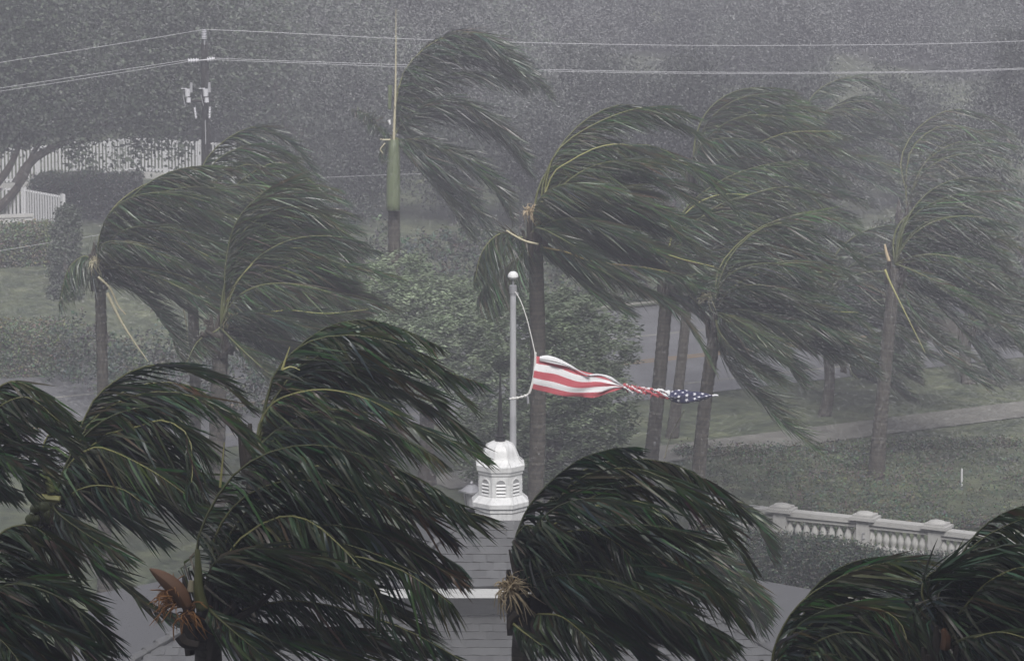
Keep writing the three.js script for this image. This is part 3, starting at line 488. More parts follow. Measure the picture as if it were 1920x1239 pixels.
leafTree({ seed: 43, name: 'spreading_tree', d: 160, base: [-120, 560], fork: [-60, 430], limbs: ['-60,430 -10,395 20,365 48,325 62,285 90,250', '-60,430 -20,360 12,320 30,285 40,250', '-60,430 -60,300 -20,200', '30,345 60,300 130,262 200,230'], label: 'large dark spreading tree filling the upper left corner', r: 0.4, lobes: [[60, 70, 0, 3.2], [200, 50, 0.5, 3], [330, 90, 0, 2.6], [80, 165, 1, 1.9], [200, 155, 1, 1.9], [20, 40, 1, 2.6], [300, 175, 0.5, 1.5], [140, 245, 1, 0.8], [150, 285, 1, 0.5], [215, 290, 1, 0.3], [265, 285, 0.6, 0.45], [325, 280, 0.8, 0.45], [60, 235, 0.8, 0.7], [-60, 150, 0, 3], [420, 60, -1, 2.4], [290, 10, 0, 2.6], [275, 240, 0.6, 0.6], [20, 215, 1, 1.0]], clumps: 60, per: 20, clumpR: 0.5, leaf: 0.15, color: DARKG, color2: DARKG2 });
leafTree({ seed: 44, name: 'roadside_tree', d: 176, base: [560, 620], label: 'tall dark tree behind the wires between pole and royal palm', r: 0.3, lobes: [[520, 160, 0, 2.6], [600, 90, 0, 2.8], [640, 230, 0, 2.3], [560, 290, 0.5, 2], [480, 40, 0, 2.4], [690, 130, 0, 2.2], [660, 350, 0, 1.9]], clumps: 40, per: 22, clumpR: 0.6, leaf: 0.15, color: DARKG, color2: DARKG2 });
leafTree({ seed: 45, name: 'columnar_shrub', category: 'shrub', d: 148, base: [124, 640], label: 'narrow column of dark foliage left of the palms', r: 0.08, lobes: [[124, 410, 0, 0.4], [122, 440, 0, 0.46], [120, 475, 0, 0.5], [120, 512, 0, 0.52], [120, 550, 0, 0.55], [120, 590, 0, 0.6], [122, 630, 0, 0.65]], clumps: 700, per: 12, clumpR: 0.14, leaf: 0.1, color: DARKG, color2: DARKG2 });
leafTree({ seed: 46, name: 'roadside_tree', d: 190, base: [900, 560], label: 'dim tree behind the royal palm fronds', r: 0.3, lobes: [[850, 330, 0, 2.5], [930, 260, 0, 2.6], [820, 420, 0, 2.2], [960, 400, 0, 2.4], [900, 120, 0, 3], [770, 240, 0, 2.4]], clumps: 40, per: 22, clumpR: 0.6, leaf: 0.15, color: DARKG, color2: DARKG2 });
// hedges: leaves over a box along a line
function hedge(name, label, a, b, w, h, n, size, col, col2, seed, kind, cat = 'hedge') {
  const R = rng(seed), gb = new GB(), len = Math.hypot(b.x - a.x, b.z - a.z), side = V(-(b.z - a.z), 0, b.x - a.x).normalize();
  for (let i = 0; i < n; i++) {
    const t = R(), q = R(), c = a.clone().lerp(b, t), bump = kind ? 1 + 1.3 * perlin.noise(c.x * 0.5, seed, t * 40) : 1 + 0.2 * perlin.noise(c.x * 0.8, c.z * 0.8, seed); let off, y;
    if (kind && perlin.noise(c.x * 0.22 + q * 1.5, i % 9 * 0.16, seed + 0.5) + 0.25 < R() * 0.6) continue;
    if (q < 0.45) { off = (R() - 0.5) * w; y = h * bump; } else { off = (R() < 0.7 ? 0.5 : -0.5) * w * (0.95 + 0.1 * R()); y = R() * h * bump; }
    c.addScaledVector(side, off * (side.z > 0 ? 1 : -1)); c.y = height(c.x, c.z) + y; c.sub(a);
    leaves(gb, c, 12, 0.2, size * 0.62, mixc(col, col2, R()).map((k) => k * (0.6 + 0.8 * R())), R, 0.4);
  }
  const o = kind === 'stuff' ? mesh(numbered(name), gb.done(), M.treeLeaf) : thing(name, label, cat, a);
  if (kind === 'stuff') { o.position.copy(a); o.userData = { label, category: cat, kind: 'stuff' }; } else mesh('foliage', gb.done(), M.treeLeaf, o);
  return o;
}
hedge('hedge', 'dark clipped hedge below the stone balustrade', onGround(1390, 1066), onGround(1900, 1112), 0.9, 0.72, 4600, 0.1, DARKG, DARKG2, 51);
hedge('hedge', 'hedge on the bank below the white picket fence', onGround(60, 402), onGround(260, 400), 3.4, 1.2, 2600, 0.14, [0.07, 0.085, 0.06], [0.12, 0.14, 0.09], 52);
hedge('hedge', 'low pale hedge at the left edge below the white fence', onGround(-40, 492), onGround(100, 486), 1.8, 1.1, 1400, 0.14, [0.06, 0.08, 0.04], [0.12, 0.13, 0.07], 53);
hedge('hedge', 'rounded hedge at the left edge beside a small white stake', onGround(-60, 700), onGround(130, 690), 2.2, 1.3, 1800, 0.13, [0.06, 0.08, 0.04], [0.12, 0.13, 0.07], 54);
hedge('ground_cover', 'low dark ground cover sloping down behind the stone balustrade', onGround(1330, 925), onGround(2000, 905), 10, 0.1, 15000, 0.1, [0.06, 0.075, 0.05], [0.11, 0.125, 0.085], 55, 'stuff', 'ground cover');
hedge('undergrowth', 'mass of dark undergrowth around the left palm trunks', onGround(140, 760), onGround(700, 720), 7, 1.3, 5200, 0.17, DARKG, DARKG2, 56, 'stuff', 'undergrowth');
hedge('undergrowth', 'dim undergrowth beyond the road under the far trees', onGround(600, 560), onGround(2000, 500), 6, 1.4, 5200, 0.2, DARKG, DARKG2, 57, 'stuff', 'undergrowth');
{ // the far wood
  const R = rng(60), gb = new GB(); for (let i = 0; i < 6; i++) leaves(gb, V((R() - 0.5), (R() - 0.5), (R() - 0.5)).multiplyScalar(1.1), 90, 0.5, 0.1, [1, 1, 1], R, 0.4);
  const N = 48000, im = new THREE.InstancedMesh(gb.done(), M.treeLeaf, N), m = new THREE.Matrix4(), q = new THREE.Quaternion(), e = new THREE.Euler(), trees = [];
  const row = (n, d0, d1, h0, h1, x0, x1) => { for (let i = 0; i < n; i++) { const d = lerp(d0, d1, R()), x = lerp(x0, x1, (i + R()) / n) * d, h = lerp(h0, h1, R()); for (let k = 0; k < 4; k++) { const r = h * (0.2 + 0.13 * R()); trees.push([V(x + (R() - 0.5) * h * 0.55, Math.max(r * 0.5, h * (0.25 + 0.62 * R())) + 0.6, -d - (R() - 0.5) * h * 0.5), r, 0.35 + 1.0 * R() * R() + 0.3 * R()]); } } };
  row(13, 163, 172, 3.5, 6, -0.05, 0.14); row(5, 178, 195, 7, 11, -0.065, -0.03); row(16, 196, 214, 6, 11, -0.03, 0.14); row(20, 206, 224, 4, 8, -0.06, 0.15); row(12, 184, 196, 7, 10, -0.15, -0.06); row(30, 225, 260, 9, 14, -0.14, 0.14); row(34, 290, 380, 14, 22, -0.14, 0.14);
  const tot = trees.reduce((t, k) => t + k[1] * k[1], 0); let i = 0;
  for (const [c, r, t] of trees) for (let k = Math.floor(N * r * r / tot); k > 0 && i < N; k--, i++) {
    const d = V(R() * 2 - 1, R() * 2 - 1, R() * 2 - 1).normalize().multiplyScalar(r * (0.55 + 0.55 * R()));
    const p = c.clone().add(d); if (p.y < 0.5) p.y = 0.5 + R();
    m.compose(p, q.setFromEuler(e.set(R() * 6, R() * 6, R() * 6)), V(1, 1, 1).multiplyScalar(0.7 + 0.7 * R())); im.setMatrixAt(i, m);
    const g = t * (0.85 + 0.3 * R()); im.setColorAt(i, lin(0.046 * g, 0.054 * g, 0.045 * g));
  }
  im.count = i; im.name = 'far_wood'; im.userData = { kind: 'stuff', label: 'far wood fading into the rain', category: 'wood' }; scene.add(im);
}

// ---------------------------------------------------------------- building with cupola
{
  const BD = 97, c = at(938, 980, BD), b = V(c.x, -1.5, c.z), bld = thing('building', 'pale low building with grey tiled hip roofs below the cupola', 'building', b);
  const Y = (py, d) => at(938, py, d).y - b.y, zf = (d, py) => at(938, py, d).z - b.z;
  // heights in the building's own frame
  const y1 = Y(968, BD), y2 = y1 - 0.95, run1 = 1.85, hw1 = 0.75, e1 = hw1 + run1;            // upper roof
  const wallTop = y2 - 0.2, hw2 = e1 - 0.45, zw = e1 - 0.45;
  const y3 = Y(1166, BD - zw), run2 = 3.0, drop2 = 1.25, x3l = -6.2, x3r = 4.55;
  const R = rng(70), tileW = 0.29, rows1 = 8, rows2 = 9;
  const tg = [0, 1, 2].map((k) => { const g = new THREE.BoxGeometry(tileW - 0.004, 0.05, 0.34); const p = g.attributes.position; for (let i = 0; i < p.count; i++) if (p.getZ(i) > 0) p.setY(i, p.getY(i) + 0.012 * (k - 1) * Math.sign(p.getX(i))); g.computeVertexNormals(); return g; });
  const tm = [0.108, 0.122, 0.134, 0.126].map((k) => std({ color: lin(k * 1.0, k * 1.0, k * 1.02), roughness: 0.38, bumpMap: bumpTex, bumpScale: 0.008 }));
  const roofs = new THREE.Group(); roofs.name = 'roof'; bld.add(roofs);
  const lower = new THREE.Group(); lower.name = 'lower_roof'; bld.add(lower);
  let nt = 0;
  function slope(parent, rows, yTop, zTop, run, drop, halfAt, max) {
    const ang = Math.atan2(drop, run), L = Math.hypot(run, drop), step = L / rows;
    for (let r = 0; r < rows; r++) {
      const s = (r + 0.5) * step, [xl, xr] = halfAt((r + 0.45) / rows), off = (r % 2) * tileW / 2;
      for (let x = Math.ceil((xl - off) / tileW) * tileW + off; x < xr - tileW * 0.3; x += tileW) {
        if (nt++ > max) return;
        const t = mesh('tile', tg[(R() * 3) | 0], tm[(R() * 4) | 0], parent);
        t.position.set(x + tileW / 2, yTop - s * Math.sin(ang) + 0.045 + 0.006 * R(), zTop + s * Math.cos(ang)); t.rotation.set(ang - 0.06 + 0.012 * (R() - 0.5), 0.008 * (R() - 0.5), 0.012 * (R() - 0.5));
      }
    }
  }
  const deck = (pts) => { const gb = new GB(), i = pts.map((p) => gb.vert(V(...p))); for (let k = 1; k < i.length - 1; k++) { gb.tri(i[0], i[k], i[k + 1]); } return gb.done(); };
  const roofMat = std({ color: lin(0.11, 0.11, 0.115), roughness: 0.6, side: THREE.DoubleSide });
  mesh('roof_deck', mergeGeometries([deck([[-hw1, y1, hw1], [-e1, y2, e1], [e1, y2, e1], [hw1, y1, hw1]]), deck([[hw1, y1, hw1], [e1, y2, e1], [e1, y2, -e1], [hw1, y1, -hw1]]), deck([[-hw1, y1, -hw1], [-e1, y2, -e1], [-e1, y2, e1], [-hw1, y1, hw1]]), deck([[hw1, y1, -hw1], [e1, y2, -e1], [-e1, y2, -e1], [-hw1, y1, -hw1]])]), roofMat, roofs);
  slope(roofs, rows1, y1, hw1, run1, y1 - y2, (u) => { const w = lerp(hw1, e1, u); return [-w, w]; }, 140);
  const hip = (a, bb, par) => { const n = Math.round(a.distanceTo(bb) / 0.34); for (let k = 0; k < n; k++) { const s = a.clone().lerp(bb, k / n), e = a.clone().lerp(bb, (k + 1.12) / n); s.y += 0.05; e.y += 0.075; mesh('hip_tile', tube([s, e], [0.085, 0.105], 8), tm[k % 4], par); } };
  hip(V(hw1, y1, hw1), V(e1, y2, e1), roofs); hip(V(-hw1, y1, hw1), V(-e1, y2, e1), roofs);
  mesh('fascia', merged([box(2 * e1 + 0.04, 0.19, 0.05, 0, y2 - 0.1, e1 + 0.02), box(0.05, 0.19, 2 * e1, e1 + 0.02, y2 - 0.1, 0), box(0.05, 0.19, 2 * e1, -e1 - 0.02, y2 - 0.1, 0), box(2 * e1 + 0.04, 0.19, 0.05, 0, y2 - 0.1, -e1 - 0.02)]), M.white, bld, 'white fascia board');
  mesh('soffit', box(2 * e1 - 0.02, 0.03, 2 * e1 - 0.02, 0, y2 - 0.2, 0), M.wall, bld);
  mesh('upper_wall', box(2 * hw2, wallTop - y3 + 0.5, 2 * zw, 0, (wallTop + y3 - 0.5) / 2, 0), M.wall, bld);
  const zt = zw + 0.02;
  mesh('roof_deck', mergeGeometries([deck([[x3l, y3, zt], [x3l - run2, y3 - drop2, zt + run2], [x3r + run2, y3 - drop2, zt + run2], [x3r, y3, zt]]), deck([[x3r, y3, zt], [x3r + run2, y3 - drop2, zt + run2], [x3r + run2, y3 - drop2, -zt - run2], [x3r, y3, -zt]]), deck([[x3l, y3, -zt], [x3l - run2, y3 - drop2, -zt - run2], [x3l - run2, y3 - drop2, zt + run2], [x3l, y3, zt]]), deck([[x3l, y3 + 0.001, zt], [x3r, y3 + 0.001, zt], [x3r, y3 + 0.001, -zt], [x3l, y3 + 0.001, -zt]])]), roofMat, lower);
  nt = 0;
  slope(lower, 6, y3, zt, run2 * 0.5, drop2 * 0.5, (u) => [x3l - u * run2 * 0.5, x3r + u * run2 * 0.5], 260);
  hip(V(x3r, y3, zt), V(x3r + run2, y3 - drop2, zt + run2), lower); hip(V(x3l, y3, zt), V(x3l - run2, y3 - drop2, zt + run2), lower);
  for (let k = 0; k < 38; k++) { const t = mesh('ridge_tile', tg[k % 3], tm[(k * 7) % 4], lower); t.position.set(x3l + (k + 0.5) * tileW, y3 + 0.05 + 0.015 * R(), zt - 0.12); t.rotation.x = 0.05; }
  mesh('lower_wall', box(x3r - x3l + 2 * run2 - 1.2, y3 - drop2 - 0.02, 2 * zt + 2 * run2 - 1.2, (x3l + x3r) / 2, (y3 - drop2) / 2 - 0.01, 0), M.wall, bld);
  mesh('gutter', box(x3r - x3l + 2 * run2 + 0.1, 0.14, 0.1, (x3l + x3r) / 2, y3 - drop2 - 0.06, zt + run2 + 0.04), M.white, bld);

  // cupola: an octagon in tiers
  const cb = V(c.x, b.y + y1 - 0.25, c.z), cu = thing('cupola', 'white octagonal cupola with louvred arches and bell-shaped dome', 'cupola', cb), S8 = Math.cos(Math.PI / 8);
  const oct = (prof, round) => { // eight flat sides; a rounded profile is smooth up each side
    let pr = prof; if (round) pr = new THREE.SplineCurve(prof.map(([r, y]) => new THREE.Vector2(r, y))).getPoints(28).map((v) => [v.x, v.y]);
    const gs = []; for (let i = 0; i < 8; i++) { const a0 = Math.PI / 8 + 0.035 + i * Math.PI / 4, gb = new GB(), uv = []; let prev = null, l = 0; pr.forEach(([r, y], j) => { const R8 = r / S8, v = [a0, a0 + Math.PI / 4].map((a) => gb.vert(V(Math.sin(a) * R8, y, Math.cos(a) * R8))); uv.push(i * 0.37, y, i * 0.37 + r * 0.8, y); if (prev) { gb.tri(prev[0], prev[1], v[0]); gb.tri(prev[1], v[1], v[0]); } prev = v; }); let g = gb.done(); g.setAttribute('uv', new THREE.Float32BufferAttribute(uv, 2)); if (!round) { g = g.toNonIndexed(); g.computeVertexNormals(); } else g = g.toNonIndexed(); gs.push(g); }
    return mergeGeometries(gs);
  };
  const k = 0.0115, top = at(938, 780, BD).y - cb.y, h = (zy) => top - (zy / 5.63) / (F / BD) / Math.cos(PITCH + 0.03);   // heights read off the cupola from its top edge down
  mesh('base', oct([[0.535, -0.6], [0.535, h(925)], [0.56, h(925)], [0.56, h(882)]]), M.white, cu);
  mesh('ledge', oct([[0.53, h(884)], [0.595, h(880)], [0.6, h(835)], [0.57, h(822)], [0.46, h(772)]]), M.white, cu);
  mesh('drum', oct([[0.452, h(800)], [0.452, h(545)], [0.475, h(543)], [0.48, h(505)]]), M.white, cu);
  mesh('cornice', oct([[0.47, h(512)], [0.505, h(508)], [0.515, h(455)], [0.5, h(448)], [0.43, h(430)]]), M.white, cu);
  mesh('dome', oct([[0.512, h(456)], [0.45, h(432)], [0.4, h(405)], [0.365, h(370)], [0.345, h(335)], [0.32, h(300)], [0.275, h(265)], [0.215, h(240)], [0.12, h(222)], [0.01, h(214)]], true), M.white, cu);
  { const gs = []; for (let i = 0; i < 8; i++) { const a = Math.PI / 8 + 0.035 + i * Math.PI / 4, pr = [[0.515, 452], [0.4, 400], [0.35, 335], [0.28, 262], [0.12, 220]].map(([r, y]) => V(Math.sin(a) * r / S8, h(y) + 0.004, Math.cos(a) * r / S8)); gs.push(tube(pr, 0.009, 5)); } mesh('dome_seam', merged(gs), M.white, cu); }
  mesh('finial', merged([new THREE.CylinderGeometry(0.095, 0.115, 0.12, 16).translate(0, h(214) + 0.03, 0), new THREE.CylinderGeometry(0.135, 0.135, 0.02, 20).translate(0, h(214) + 0.1, 0), new THREE.CylinderGeometry(0.015, 0.068, 1.35, 14).translate(0, h(214) + 0.11 + 0.675, 0)]), M.dark, cu, 'dark tapering spire');
  // arched louvre openings, one to a face
  const inner = std({ color: lin(0.35, 0.35, 0.36), roughness: 0.8 });
  for (let i = 0; i < 8; i++) {
    const w = new THREE.Group(); w.name = 'louvre'; w.rotation.y = i * Math.PI / 4 + 0.035; cu.add(w);
    const aw = 0.098, yb = h(765), yt = h(640), arch = (s, o = 0) => { const sh = new THREE.Shape(); sh.moveTo(-s, yb - o); sh.lineTo(s, yb - o); sh.lineTo(s, yt); sh.absarc(0, yt, s, 0, Math.PI, false); sh.lineTo(-s, yb - o); return sh; };
    const fr = arch(aw + 0.022, 0.022); fr.holes.push(new THREE.Path(arch(aw).getPoints(12)));
    mesh('frame', new THREE.ExtrudeGeometry(fr, { depth: 0.02, bevelEnabled: false, curveSegments: 12 }).translate(0, 0, 0.445), M.white, w);
    mesh('back', new THREE.ExtrudeGeometry(arch(aw), { depth: 0.004, bevelEnabled: false, curveSegments: 12 }).translate(0, 0, 0.451), inner, w);
    for (let s = 0; s < 4; s++) { const y = yb + 0.03 + s * 0.075, half = y > yt ? Math.sqrt(Math.max(0, aw * aw - (y - yt) ** 2)) - 0.006 : aw; if (half > 0.02) mesh('slat', box(half * 2, 0.046, 0.008).rotateX(-0.5).translate(0, y, 0.46), M.white, w); }
  }
}

// ---------------------------------------------------------------- flagpole, flag, rope
const FD = 100;
{
  const top = at(962, 512, FD), z = top.z, gy = height(top.x, z), p = thing('flagpole', 'white flagpole with domed cap behind the cupola', 'flagpole', V(top.x, gy, z)), hgt = top.y - gy;
  mesh('pole', new THREE.CylinderGeometry(0.066, 0.095, hgt - 0.45, 20).translate(0, (hgt - 0.45) / 2, 0), M.alu, p);
  mesh('truck', merged([new THREE.CylinderGeometry(0.085, 0.085, 0.17, 18).translate(0, hgt - 0.36, 0), new THREE.CylinderGeometry(0.07, 0.07, 0.06, 18).translate(0, hgt - 0.47, 0), box(0.1, 0.06, 0.05, 0.07, hgt - 0.46, 0.02)]), M.steel, p);
  mesh('stem', new THREE.CylinderGeometry(0.018, 0.018, 0.2, 10).translate(0, hgt - 0.2, 0), M.steel, p);
  mesh('cap', new THREE.LatheGeometry([[0.001, -0.07], [0.06, -0.065], [0.105, -0.02], [0.106, 0], [0.1, 0.035], [0.08, 0.07], [0.045, 0.095], [0.001, 0.105]].map(([r, y]) => new THREE.Vector2(r * 1.12, y * 1.1)), 24).translate(0, hgt - 0.07, 0), M.whitePaint, p, 'white domed cap');
  const Q = (s, dz = 0) => px(s).map(([x, y]) => at(x, y, FD - 0.25 - dz).sub(V(top.x, gy, z)));
  // the flag
  const o = Q('1003,660')[0], fl = thing('flag', 'torn red and white striped flag twisted into a rope by the wind', 'flag', V(top.x, gy, z).add(o)), L = (s, dz) => curvePts(Q(s, dz).map((v) => v.sub(o)), 40);
  const cv = document.createElement('canvas'); cv.width = 512; cv.height = 320; const cx = cv.getContext('2d');
  for (let i = 0; i < 5; i++) { cx.fillStyle = i % 2 ? '#e4e3e4' : '#b9525a'; cx.fillRect(0, i * 64, 512, 64); }
  { const R = rng(80); for (let i = 0; i < 5000; i++) { cx.fillStyle = R() < 0.5 ? 'rgba(0,0,0,0.03)' : 'rgba(255,255,255,0.04)'; cx.fillRect(R() * 512, R() * 320, 1 + R() * 40, 1); } }
  const st = new THREE.CanvasTexture(cv); st.colorSpace = THREE.SRGBColorSpace;
  const cloth = std({ map: st, roughness: 0.85, side: THREE.DoubleSide }), wcloth = std({ color: lin(0.74, 0.74, 0.75), roughness: 0.85, side: THREE.DoubleSide }), rcloth = std({ color: lin(0.45, 0.085, 0.1), roughness: 0.85, side: THREE.DoubleSide });
  function sheet(edges, nu, rip) { // edges: rows of 41 points from top to bottom
    const p = [], uv = [], idx = [], n = edges.length;
    const rows = 24; for (let r = 0; r <= rows; r++) for (let i = 0; i <= 40; i++) {
      const col = edges.map((e) => e[i]), v = r / rows, c = new THREE.CatmullRomCurve3(col), q = c.getPoint(v);
      q.z += rip * Math.sin(i * 0.5 + v * 2.2) * Math.min(1, i / 8) * (1 - i / 44) + 0.02 * Math.sin(v * 19 + i * 0.23) * (i / 40); p.push(q.x, q.y, q.z); uv.push(i / 40, 1 - v);
    }
    for (let r = 0; r < rows; r++) for (let i = 0; i < 40; i++) { const a = r * 41 + i; idx.push(a, a + 41, a + 1, a + 1, a + 41, a + 42); }
    const g = new THREE.BufferGeometry(); g.setAttribute('position', new THREE.Float32BufferAttribute(p, 3)); g.setAttribute('uv', new THREE.Float32BufferAttribute(uv, 2)); g.setIndex(idx); g.computeVertexNormals(); return g;
  }
  mesh('striped_cloth', sheet([L('1004,667 1030,672 1060,682 1095,697 1130,705 1155,716 1171,724', 0), L('1002,690 1040,697 1090,712 1130,714 1155,721 1171,725', 0.05), L('999,712 1040,722 1090,731 1130,727 1155,725 1171,726', 0.05), L('996,728 1040,739 1085,744 1115,745 1145,735 1171,727', 0)], 40, 0.07), cloth, fl, 'red and white stripes');
  mesh('folded_edge', sheet([L('1012,668 1025,666 1042,670 1070,684 1090,696 1107,703', 0.1), L('1012,671 1030,673 1050,679 1075,690 1092,699 1107,704', 0.14), L('1012,676 1035,681 1060,687 1080,694 1095,701 1107,705', 0.11)], 40, 0.01), wcloth, fl, 'white folded-over stripe');
  mesh('folded_edge', sheet([L('1100,702 1125,701 1145,706 1160,716 1170,722', 0.03), L('1104,704 1125,703 1143,709 1158,717 1170,723', 0.06), L('1108,705 1125,705 1141,711 1156,718 1170,724', 0.03)], 40, 0.0), wcloth, fl, 'white rolled edge');
  mesh('hoist_tape', tube(L('1004,660 1003,685 1000,710 995,730 992,738', 0.02), 0.03, 6), M.rope, fl);
  { // the twisted rope of cloth, knot and frayed streamers
    const R = rng(81), red = [], wht = [];
    const axis = px('1168,724 1180,728 1195,731 1208,732 1225,735 1240,738 1256,741'), A = curvePts(axis.map(([x, y]) => at(x, y, FD - 0.27).sub(V(top.x, gy, z)).sub(o)), 40);
    for (let k = 0; k < 8; k++) { const ps = A.map((v, i) => { const t = i / 40 * (5 + 0.9 * (k % 3)) + k * 1.1, r = (0.035 + 0.03 * Math.sin(i * (0.5 + 0.13 * k) + k * 2) ** 2 * (i < 22 ? 1.5 : 0.5)) * (i < 2 ? 0.4 : 1) * (1 + 0.9 * smooth(i, 20, 34)); return v.clone().add(V(0, Math.cos(t) * r, Math.sin(t) * r)); }); (k % 2 ? wht : red).push(tube(ps, ps.map((_, i) => 0.022 + 0.012 * Math.sin(i + k)), 5)); }
    for (let k = 0; k < 34; k++) { const s = A[2 + (R() * 18 | 0)], e = s.clone().add(V((R() - 0.3) * 0.12, (R() - 0.55) * 0.2, (R() - 0.3) * 0.12)); (k % 2 ? wht : red).push(tube([s, s.clone().lerp(e, 0.6).add(V(0.02, 0, 0)), e], [0.02, 0.017, 0.006], 4)); }
    const tail = L('1212,733 1222,738 1220,746', 0.06); red.push(tube(tail, tail.map((_, i) => 0.045 * (1 - i / 42) + 0.004), 5));
    mesh('twisted_cloth', merged(red), rcloth, fl, 'red twisted cloth'); mesh('twisted_cloth', merged(wht), wcloth, fl, 'white twisted cloth');
  }
  { // the blue canton, wrung to a spindle, with its stars
    const c2 = document.createElement('canvas'); c2.width = 512; c2.height = 256; const d = c2.getContext('2d'); d.fillStyle = '#343552'; d.fillRect(0, 0, 512, 256); d.fillStyle = '#e8e8ec';
    for (let r = 0; r < 5; r++) for (let q = 0; q < 7; q++) { const sx = 36 + q * 73 + (r % 2) * 36, sy = 26 + r * 51; d.beginPath(); for (let a = 0; a < 10; a++) { const rad = a % 2 ? 9.5 : 23, an = -Math.PI / 2 + a * Math.PI / 5 + r + q; d[a ? 'lineTo' : 'moveTo'](sx + rad * Math.cos(an) * 0.8, sy + rad * Math.sin(an)); } d.fill(); }
    const t2 = new THREE.CanvasTexture(c2); t2.colorSpace = THREE.SRGBColorSpace; t2.wrapS = t2.wrapT = THREE.RepeatWrapping;
    const A = curvePts(px('1250,741 1270,743 1295,744 1320,743 1343,742').map(([x, y]) => at(x, y, FD - 0.3).sub(V(top.x, gy, z)).sub(o)), 40), g = tube(A, A.map((_, i) => 0.016 + 0.122 * Math.pow(Math.sin(Math.PI * Math.pow(clamp(i / 36, 0, 1), 0.8)), 0.8)), 18), u = g.attributes.uv, pp = g.attributes.position;
    for (let i = 0; i < u.count; i++) { const s = Math.floor(i / 19); u.setXY(i, Math.min(1, s / 40) * 0.95 + 0.02, (i % 19) / 18 * 1.6 + s * 0.012); }
    for (let i = 0; i < pp.count; i++) { const s = Math.floor(i / 19), f = 1 + 0.16 * Math.sin((i % 19) / 18 * 25.13 + s * 0.25); if (s <= 40) { const a = A[s]; pp.setXYZ(i, a.x + (pp.getX(i) - a.x) * f, a.y + (pp.getY(i) - a.y) * f, a.z + (pp.getZ(i) - a.z) * f); } }
    g.computeVertexNormals(); mesh('star_field', g, std({ map: t2, roughness: 0.85 }), fl, 'dark blue cloth with white stars');
    const tip = L('1336,742 1342,741 1347,742', 0.05); mesh('grommet_end', tube(tip, 0.025, 6), wcloth, fl);
  }
  // rope
  const ro = Q('967,548')[0], rope = thing('halyard', 'white halyard rope bowed out between flagpole and flag', 'rope', V(top.x, gy, z).add(ro)), LR = (s, dz) => curvePts(Q(s, dz).map((v) => v.sub(ro)), 30);
  mesh('upper_rope', tube(LR('966,547 975,562 987,595 996,630 1003,661', 0), 0.014, 6), M.rope, rope);
  mesh('lower_rope', merged([tube(LR('993,737 985,742 970,746 955,748', 0.02), 0.022, 6), ...[[985, 742], [978, 744], [970, 746], [962, 747]].map(([x, y]) => new THREE.SphereGeometry(0.036, 8, 6).translate(...Q(`${x},${y}`, 0.02)[0].sub(ro).toArray()))]), M.rope, rope);
  mesh('snap_hook', tube(LR('988,742 990,750 990,757', 0.02), 0.03, 6), M.steel, rope);
}

